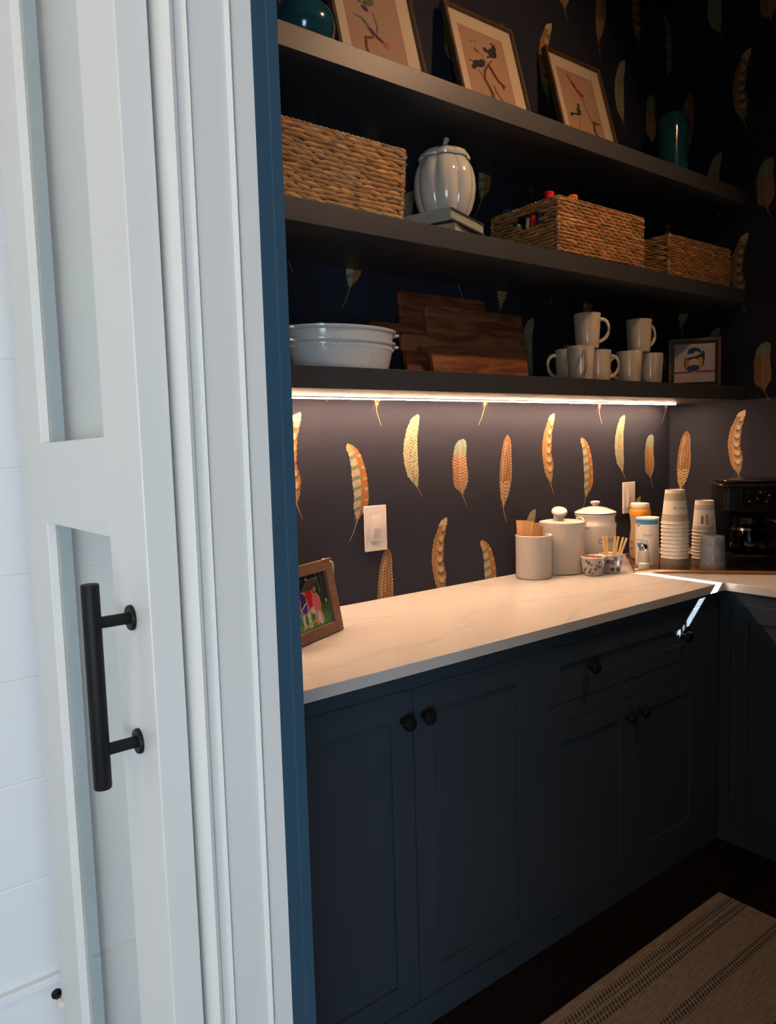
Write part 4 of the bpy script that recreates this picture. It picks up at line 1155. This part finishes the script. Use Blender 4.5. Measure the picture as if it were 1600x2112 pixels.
# two small floral bowls
def floral_bowl(loc, r_, h_, label, seed, big=False, sq=0.):
    root = empty('floral_bowl', (loc[0], loc[1], CT + .0005), label=label, cat='bowl')
    def rad(a, z): return 1 - sq * abs(math.sin(2 * (a - .7))) ** 2
    MB().lathe([(0, .003), (r_ * .62, .0), (r_ * .70, .002), (r_ * .78, .012), (r_ * .88, .034), (r_ * .97, h_ - .006), (r_, h_), (r_ - .002, h_ + .0012), (r_ - .0045, h_ - .001), (r_ * .84, .034), (r_ * .66, .008), (0, .007)], 64, radial=rad).build('body', M['ceramic_white'], root)
    c = Canvas(2 * PI * r_ * .88, h_ - .010, 260, 64, (.50, .44, .40))
    rs = np.random.RandomState(seed); ink_ = (.045, .045, .085)
    if not big:
        for _ in range(70):
            cx, cy = rs.uniform(0, 1), rs.uniform(.05, .95); an = rs.uniform(-1.2, -.4)
            c.ell(cx, cy, .013, .020, an, ink_)
        for _ in range(90):
            cx, cy = rs.uniform(0, 1), rs.uniform(.0, 1); c.line([(cx, cy), (cx + .012, cy - .12), (cx + .03, cy - .2)], .0020, (.12, .10, .14))
    else:
        for _ in range(26):
            cx, cy = rs.uniform(0, 1), rs.choice([rs.uniform(0, .3), rs.uniform(.6, 1)]); c.ell(cx, cy, .035, .030, rs.uniform(0, 3), ink_)
        for _ in range(40): c.ell(rs.uniform(0, 1), rs.uniform(0, 1), .012, .010, rs.uniform(0, 3), ink_)
    c.ell(.5, 1.2, 9, .05, 0, ink_) if False else None
    prx = [0, .012, .034, h_]; prr = [r_ * .70, r_ * .78, r_ * .88, r_ * .985]

    def Rz(z): return float(np.interp(z, prx, prr)) + .0006
    V = []
    for u, v in zip(c.U.ravel(), c.V.ravel()):
        z = .006 + v * c.h; a = u * 2 * PI; q = Rz(z) * rad(a, z); V.append((q * math.cos(a), q * math.sin(a), z))
    nx, ny = c.nx, c.ny
    m_ = MB(); m_.add(V, [(j * nx + i, j * nx + i + 1, (j + 1) * nx + i + 1, (j + 1) * nx + i) for j in range(ny - 1) for i in range(nx - 1)], c.C.reshape(-1, 3).tolist())
    m_.build('painted_flowers', M['attr_gloss'], root)
    return root


floral_bowl((2.333, -.232), .0465, .071, 'small blue-flowered bowl of pink packets, in front of the large canister', 3)
floral_bowl((2.428, -.243), .0470, .071, 'small dark-flowered bowl of wooden stir sticks', 5, True, .05)
for k in range(5):
    o = MB().box(-.018, .018, -.0015, .0015, 0, .052).build('sweetener_packet', M['pink'], loc=(2.333 + (-.016 + .008 * k) * .8, -.232 + (.012 - .006 * k), CT + .020 + .001 * (k % 2)), rot=(math.radians(-8 + 5 * k), math.radians(3 * (k - 2)), math.radians(-50 + 6 * k)), smooth=False, bevel=.001)
    tag(o, 'pink sweetener packet standing in the small blue-flowered bowl', 'packet', 'pink packets in the flowered bowl')
view = math.atan2(.47, .88)
for k, (sx_, lean, fl_) in enumerate(((-.020, -.10, 0), (-.014, -.04, .2), (.004, .10, 0), (.010, .16, .1), (.016, .26, 0), (.020, .34, .1))):
    ca = view - PI / 2   # to the right as seen from the doorway
    px_, py_ = 2.428 + math.cos(ca) * sx_ * .75, -.243 + math.sin(ca) * sx_ * .75
    o = MB().box(-.0042, .0042, -.0009, .0009, 0, .132).build('stir_stick', M['stick'], loc=(px_, py_, CT + .010), rot=(0, lean, ca), smooth=False, bevel=.0005)
    tag(o, '%s wooden stir stick standing in the dark-flowered bowl' % ('leftmost', 'second from left', 'third from left', 'fourth from left', 'fifth from left', 'rightmost')[k], 'stir stick', 'wooden stir sticks in the flowered bowl')

# ------------------------------------------------------------------ copper tray and what stands on it
TO = Vector((2.469, -.320)); E1 = Vector((.623, -.782)); E2 = Vector((.782, .623))
TZ = CT + .0008; TR = math.atan2(E1.y, E1.x)
tray = empty('serving_tray', (TO.x, TO.y, TZ), TR, label='copper-toned metal tray under the cups and coffee machine', cat='tray')
TL, TW = .60, .412
MB().box(0, TL, 0, TW, 0, .004).build('base', M['copper'], tray, smooth=False, bevel=.001)
rm = MB()
for (x0, x1, y0, y1) in ((0, TL, 0, .006), (0, TL, TW - .006, TW), (0, .006, .006, TW - .006), (TL - .006, TL, .006, TW - .006)): rm.box(x0, x1, y0, y1, .004, .015)
rm.build('raised_rim', M['copper'], tray, smooth=False, bevel=.0018)
MB().tube([(.003, .11, .014), (-.004, .115, .028), (-.012, .13, .034), (-.014, .18, .036), (-.012, .23, .034), (-.004, .245, .028), (.003, .25, .014)], .0038, 10).build('handle', M['copper'], tray)
TT = TZ + .0045


def on_tray(e1, e2): p = TO + E1 * e1 + E2 * e2; return p.x, p.y


# creamer bottle
x, y = 2.775, -.140
cr = empty('creamer_bottle', (x, y, TT), label='tall creamer bottle with a white cap and orange collar behind the sugar canister', cat='bottle')
MB().lathe([(0, 0), (.040, 0), (.043, .004), (.0435, .06), (.041, .095), (.0375, .125), (.0385, .155), (.042, .178), (.0435, .186), (.0435, .190), (0, .190)], 48).build('bottle_body', mat('printed_cream_sleeve', (.60, .44, .30), .4, noise=.04), cr)
MB().lathe([(.0437, .186), (.0437, .199), (.041, .208), (.037, .212), (0, .212)], 48).build('collar', M['orange_plastic'], cr)
MB().lathe([(0, .2125), (.0375, .2125), (.0390, .215), (.0390, .229), (.0365, .234), (0, .2345)], 40).build('cap', M['white_plastic'], cr)
c = Canvas(.06, .10, 50, 70, (.60, .44, .30)); c.ell(.4, .8, .05, .05, 0, (.25, .12, .05)); c.ell(.45, .55, .16, .12, .4, (.28, .15, .07)); c.ell(.5, .58, .09, .07, .4, (.60, .44, .30)); c.ell(.4, .25, .12, .06, 0, (.15, .07, .03))
patch_cyl(c, lambda z: float(np.interp(z, [0, .06, .095, .125, .155], [.0433, .0438, .0413, .0378, .0388])), toward(x, y, -42), .018).build('label_art', M['attr_matte'], cr)

# sugar canister
x, y = 2.655, -.253
sg = empty('sugar_canister', (x, y, TT), label='white cardboard sugar canister with a blue band and blue measuring cup picture', cat='canister')
RS = .0450
MB().lathe([(0, 0), (RS, 0), (RS, .184), (RS + .0012, .185), (RS + .0012, .190), (RS - .002, .1915), (RS - .004, .1885), (0, .1885)], 64).build('carton', M['white_plastic'], sg)
c = Canvas(.110, .180, 230, 300, (.74, .70, .64))
BL = (.035, .22, .50)
c.rect(0, 1, .90, 1.01, BL); c.ell(.20, .885, .075, .075, 0, (.74, .70, .64)); c.ell(.20, .885, .058, .058, 0, (.16, .035, .03)); c.ell(.20, .885, .032, .032, 0, (.6, .56, .52)); c.ell(.215, .885, .016, .016, 0, (.16, .035, .03))
c.line([(.12, .535), (.14, .55), (.40, .55), (.52, .53), (.57, .50), (.57, .455), (.52, .415), (.42, .42)], .010, BL); c.poly([(.12, .53), (.42, .53), (.43, .40), (.17, .39)], (.66, .68, .70)); c.poly([(.12, .50), (.20, .475), (.30, .495), (.42, .505), (.43, .395), (.17, .385)], BL); c.ell(.33, .44, .07, .05, 0, (.10, .30, .28))
c.rect(.30, .42, .06, .075, (.4, .36, .3))
aa = toward(x, y, 0)
patch_cyl(c, RS + .0004, aa - .10, .003).build('printed_label', M['attr_matte'], sg)
text_mb('SUGAR', .0115, R=RS, ang=aa + .05, z=.118, r_off=.0009).build('lettering', M['ink'], sg, smooth=False)

# glass shaker
x, y = on_tray(.038, .042)
skr = empty('glass_shaker', (x, y, TT), label='small glass shaker with a metal top and white salt at the tray corner', cat='shaker')
MB().lathe([(0, .001), (.020, 0), (.0225, .003), (.0228, .060), (.021, .070), (.016, .080), (.0155, .088), (.0142, .088), (.0145, .080), (.019, .069), (.0212, .060), (.0210, .006), (0, .004)], 40).build('jar', M['glass'], skr)
MB().lathe([(0, .0045), (.0205, .0045), (.0208, .026), (0, .0275)], 32).build('salt', M['salt'], skr)
MB().lathe([(.0170, .078), (.0178, .080), (.0175, .094), (.014, .101), (.006, .1035), (0, .104)], 32).build('metal_top', M['chrome'], skr)
# amber sugar dish beside the flowered bowls
x, y = 2.500, -.212
ad = empty('amber_glass_dish', (x, y, TT), label='small amber glass dish behind the stir sticks', cat='dish')
MB().lathe([(0, .002), (.020, 0), (.022, .003), (.030, .016), (.038, .040), (.040, .048), (.0385, .0485), (.036, .040), (.028, .018), (.018, .006), (0, .005)], 48, radial=lambda a, z: 1 + .03 * math.sin(14 * a)).build('bowl', M['amber'], ad)
ad.scale = (.62, .62, .7)

# paper cup stacks (inverted, nested)
def cup_canvas(style):
    c = Canvas(2 * PI * .044, .126, 300, 120, (.66, .60, .52))
    ik = (.15, .13, .11)
    if style == 'zig':
        for v0, v1 in ((.07, .27), (.68, .90)):
            for k in range(-1, 5):
                vb = v0 + k * .045
                tri = np.abs(((c.U * 11) % 1) - .5) * 2
                line_ = vb + tri * .085
                c.put((np.abs(c.V - line_) < .012) & (c.V > v0) & (c.V < v1), ik)
    else:
        for v in (.06, .10, .145, .72, .76, .80, .845): c.put(np.abs(c.V - v) < .009, ik)
        c.rect(.30, .345, .22, .56, (.36, .32, .28)); c.rect(.31, .32, .22, .56, ik); c.rect(.37, .41, .25, .52, ik)
    return c


def cup_mesh(style, r0, r1, H, turn):
    c = cup_canvas(style); nx, ny = c.nx, c.ny; mb = MB(); V = []
    for u, v in zip(c.U.ravel(), c.V.ravel()):
        z = .003 + v * (H - .003); rr = r0 + (r1 - r0) * z / H; a = turn - u * 2 * PI; V.append((rr * math.cos(a), rr * math.sin(a), z))
    mb.add(V, [(j * nx + i, j * nx + i + 1, (j + 1) * nx + i + 1, (j + 1) * nx + i) for j in range(ny - 1) for i in range(nx - 1)], c.C.reshape(-1, 3).tolist())
    mb.lathe([(r1, H), (r1 - .002, H + .0008), (r1 - .004, H - .004), (0, H - .004)], 48, col=(.70, .64, .56))
    mb.lathe([(r0 - .001, .000), (r0 + .0022, .0012), (r0 + .0026, .0032), (r0 + .0008, .0048), (r0 - .0006, .0040)], 48, col=(.68, .62, .54))
    return mb


def cup_stack(x, y, style, n, r0, r1, H, step, z0, turn, desc, group, writing=None):
    first = None
    for k in range(n):
        top = (k == n - 1)
        z = z0 + step * k
        where = 'topmost cup' if top else ('lowest cup' if k == 0 else 'cup %s from the bottom' % ['', 'second', 'third', 'fourth', 'fifth', 'sixth', 'seventh', 'eighth', 'ninth', 'tenth'][k])
        lab = '%s, %s' % (desc, where)
        if first is None:
            first = empty('paper_cup', (x, y, z), label=lab, cat='cup', group=group)
            cup_mesh(style, r0, r1, H, turn).build('cup_wall', M['attr_matte'], first)
            r = first
        else:
            r = empty('paper_cup', (x, y, z), label=lab, cat='cup', group=group)
            share([c for c in first.children if c.name.startswith('cup_wall')][0], (0, 0, 0), r)
        if top and writing: text_mb(writing, .017, R=lambda z_: r0 + (r1 - r0) * z_ / H, ang=toward(x, y, 22), z=.057, r_off=.0012).build('lettering', M['ink'], r, smooth=False)


x1_, y1_ = 2.633, -.388
sl = MB().lathe([(0, 0), (.0515, 0), (.0525, .003), (.0525, .040), (.0505, .043), (0, .043)], 48)
tag(sl.build('cup_holder_base', M['sleeve'], loc=(x1_, y1_, TT)), 'dark grey round base under the zigzag paper cup stack', 'cup holder')
cup_stack(x1_, y1_, 'zig', 10, .0500, .0360, .130, .0148, TT + .0435, 1.2, 'zigzag-printed paper cup in the taller upside-down stack', 'zigzag paper cups in the taller stack', 'do one')
x2_, y2_ = 2.803, -.412
sl = MB().lathe([(0, 0), (.0445, 0), (.0450, .003), (.0450, .022), (.0430, .024), (0, .024)], 48)
tag(sl.build('cup_holder_base', M['sleeve'], loc=(x2_, y2_, TT)), 'dark round base under the striped paper cup stack', 'cup holder')
cup_stack(x2_, y2_, 'stripe', 9, .0440, .0345, .122, .0135, TT + .0245, toward(x2_, y2_, 130), 'grey-striped paper cup in the shorter upside-down stack', 'striped paper cups in the shorter stack')
# clear plastic cups, upside down, nested
xg, yg = 2.729, -.490
gl = []
for k in range(3):
    pr = [(.0470, 0), (.0480, .001), (.0480, .004), (.0462, .005), (.0460, .012), (.0470, .014), (.0458, .017), (.0430, .072), (.0442, .075), (.0428, .078), (.0415, .098), (.0424, .101), (.0405, .108), (.0385, .1125), (0, .1125), (0, .1105), (.0375, .1105), (.0392, .1065), (.0420, .050), (.0445, .004), (.0462, .000)]
    o = MB().lathe(pr, 56).build('plastic_cup', M['plastic_clear'], loc=(xg, yg, TT + .0075 * k))
    tag(o, 'clear plastic cup in the upside-down nested stack by the coffee machine, %s' % ('lowest', 'middle', 'topmost')[k], 'cup', 'clear plastic cups')

# ------------------------------------------------------------------ coffee machine
mx, my = on_tray(.455, .285)
cm = empty('coffee_machine', (mx, my, TT), TR, label='black drip coffee machine with a glass carafe on the tray', cat='coffee machine')
w2, d0, d1 = .122, -.125, .11
rb = lambda *a: None
MB().prism(rrect(-w2, w2, d0, d1, (.03, .03, .02, .02)), 0, .042).build('base', M['black_plastic'], cm, bevel=.003)
MB().lathe([(0, .0425), (.066, .0425), (.068, .045), (0, .045)], 40, (0, -.045, 0)).build('warming_plate', M['steel_dark'], cm)
MB().prism(rrect(-w2, w2, .03, d1, (.01, .01, .02, .02)), .042, .215).build('water_tank', M['black_plastic'], cm, bevel=.003)
MB().prism(rrect(-w2, w2, d0, d1, (.03, .03, .02, .02)), .215, .308).build('brew_head', M['black_plastic'], cm, bevel=.003)
MB().prism(rrect(-w2 - .006, w2 + .006, d0 - .006, d1 + .002, (.034, .034, .02, .02)), .308, .320).build('top_rim', M['black_plastic'], cm, bevel=.003)
MB().prism(rrect(-w2 + .014, w2 - .014, d0 + .016, d1 - .01, (.03, .03, .02, .02)), .320, .335).build('lid', M['black_plastic'], cm, bevel=.004)
pn = B(-.050, .075, d0 - .0035, d0 + .001, .225, .300).build('control_panel', M['black_plastic'], cm, bevel=.001)
for bx_, bz_ in ((.018, .288), (.008, .264), (-.020, .253), (.040, .253), (.050, .276)):
    MB().lathe([(0, -.003), (.0035, -.0028), (.0045, 0)], 14, (bx_, d0 - .0035, bz_), axis='y').build('button', M['grey_glow'], pn)
for bx_, bz_, ww in ((.032, .289, .008), (-.025, .288, .006), (-.03, .270, .004)):
    B(bx_ - ww, bx_ + ww, d0 - .0042, d0 - .0035, bz_ - .0008, bz_ + .0008).build('symbol', M['grey_glow'], pn, smooth=False)
cf = MB().lathe([(0, .0455), (.060, .0455), (.070, .052), (.0755, .075), (.0760, .105), (.071, .140), (.060, .165), (.058, .172), (.0565, .172), (.0585, .164), (.0695, .139), (.0745, .104), (.074, .075), (.069, .054), (0, .0485)], 56, (0, -.045, 0)).build('carafe', M['carafe'], cm)
MB().lathe([(.0572, .160), (.0610, .163), (.0600, .186), (.050, .190), (0, .190)], 48, (0, -.045, 0)).build('carafe_lid', M['black_plastic'], cf)
MB().lathe([(.0715, .136), (.0725, .137), (.0700, .146), (.0690, .145)], 48, (0, -.045, 0)).build('metal_band', M['steel_dark'], cf)
MB().tube([(.045, -.085, .178), (.070, -.112, .180), (.084, -.124, .165), (.084, -.124, .100), (.072, -.112, .080), (.055, -.095, .078)], .0075, 10).build('carafe_handle', M['black_plastic'], cf)

# ------------------------------------------------------------------ rug
rg = MB().box(-1.50, 0, -1.10, 0, 0, .008)
o = rg.build('area_rug', M['rug'], loc=(2.222, -.803, FZ + .0005), smooth=False, bevel=.003)
tag(o, 'beige woven rug with rows of dark dashed stripes on the dark floor', 'rug')
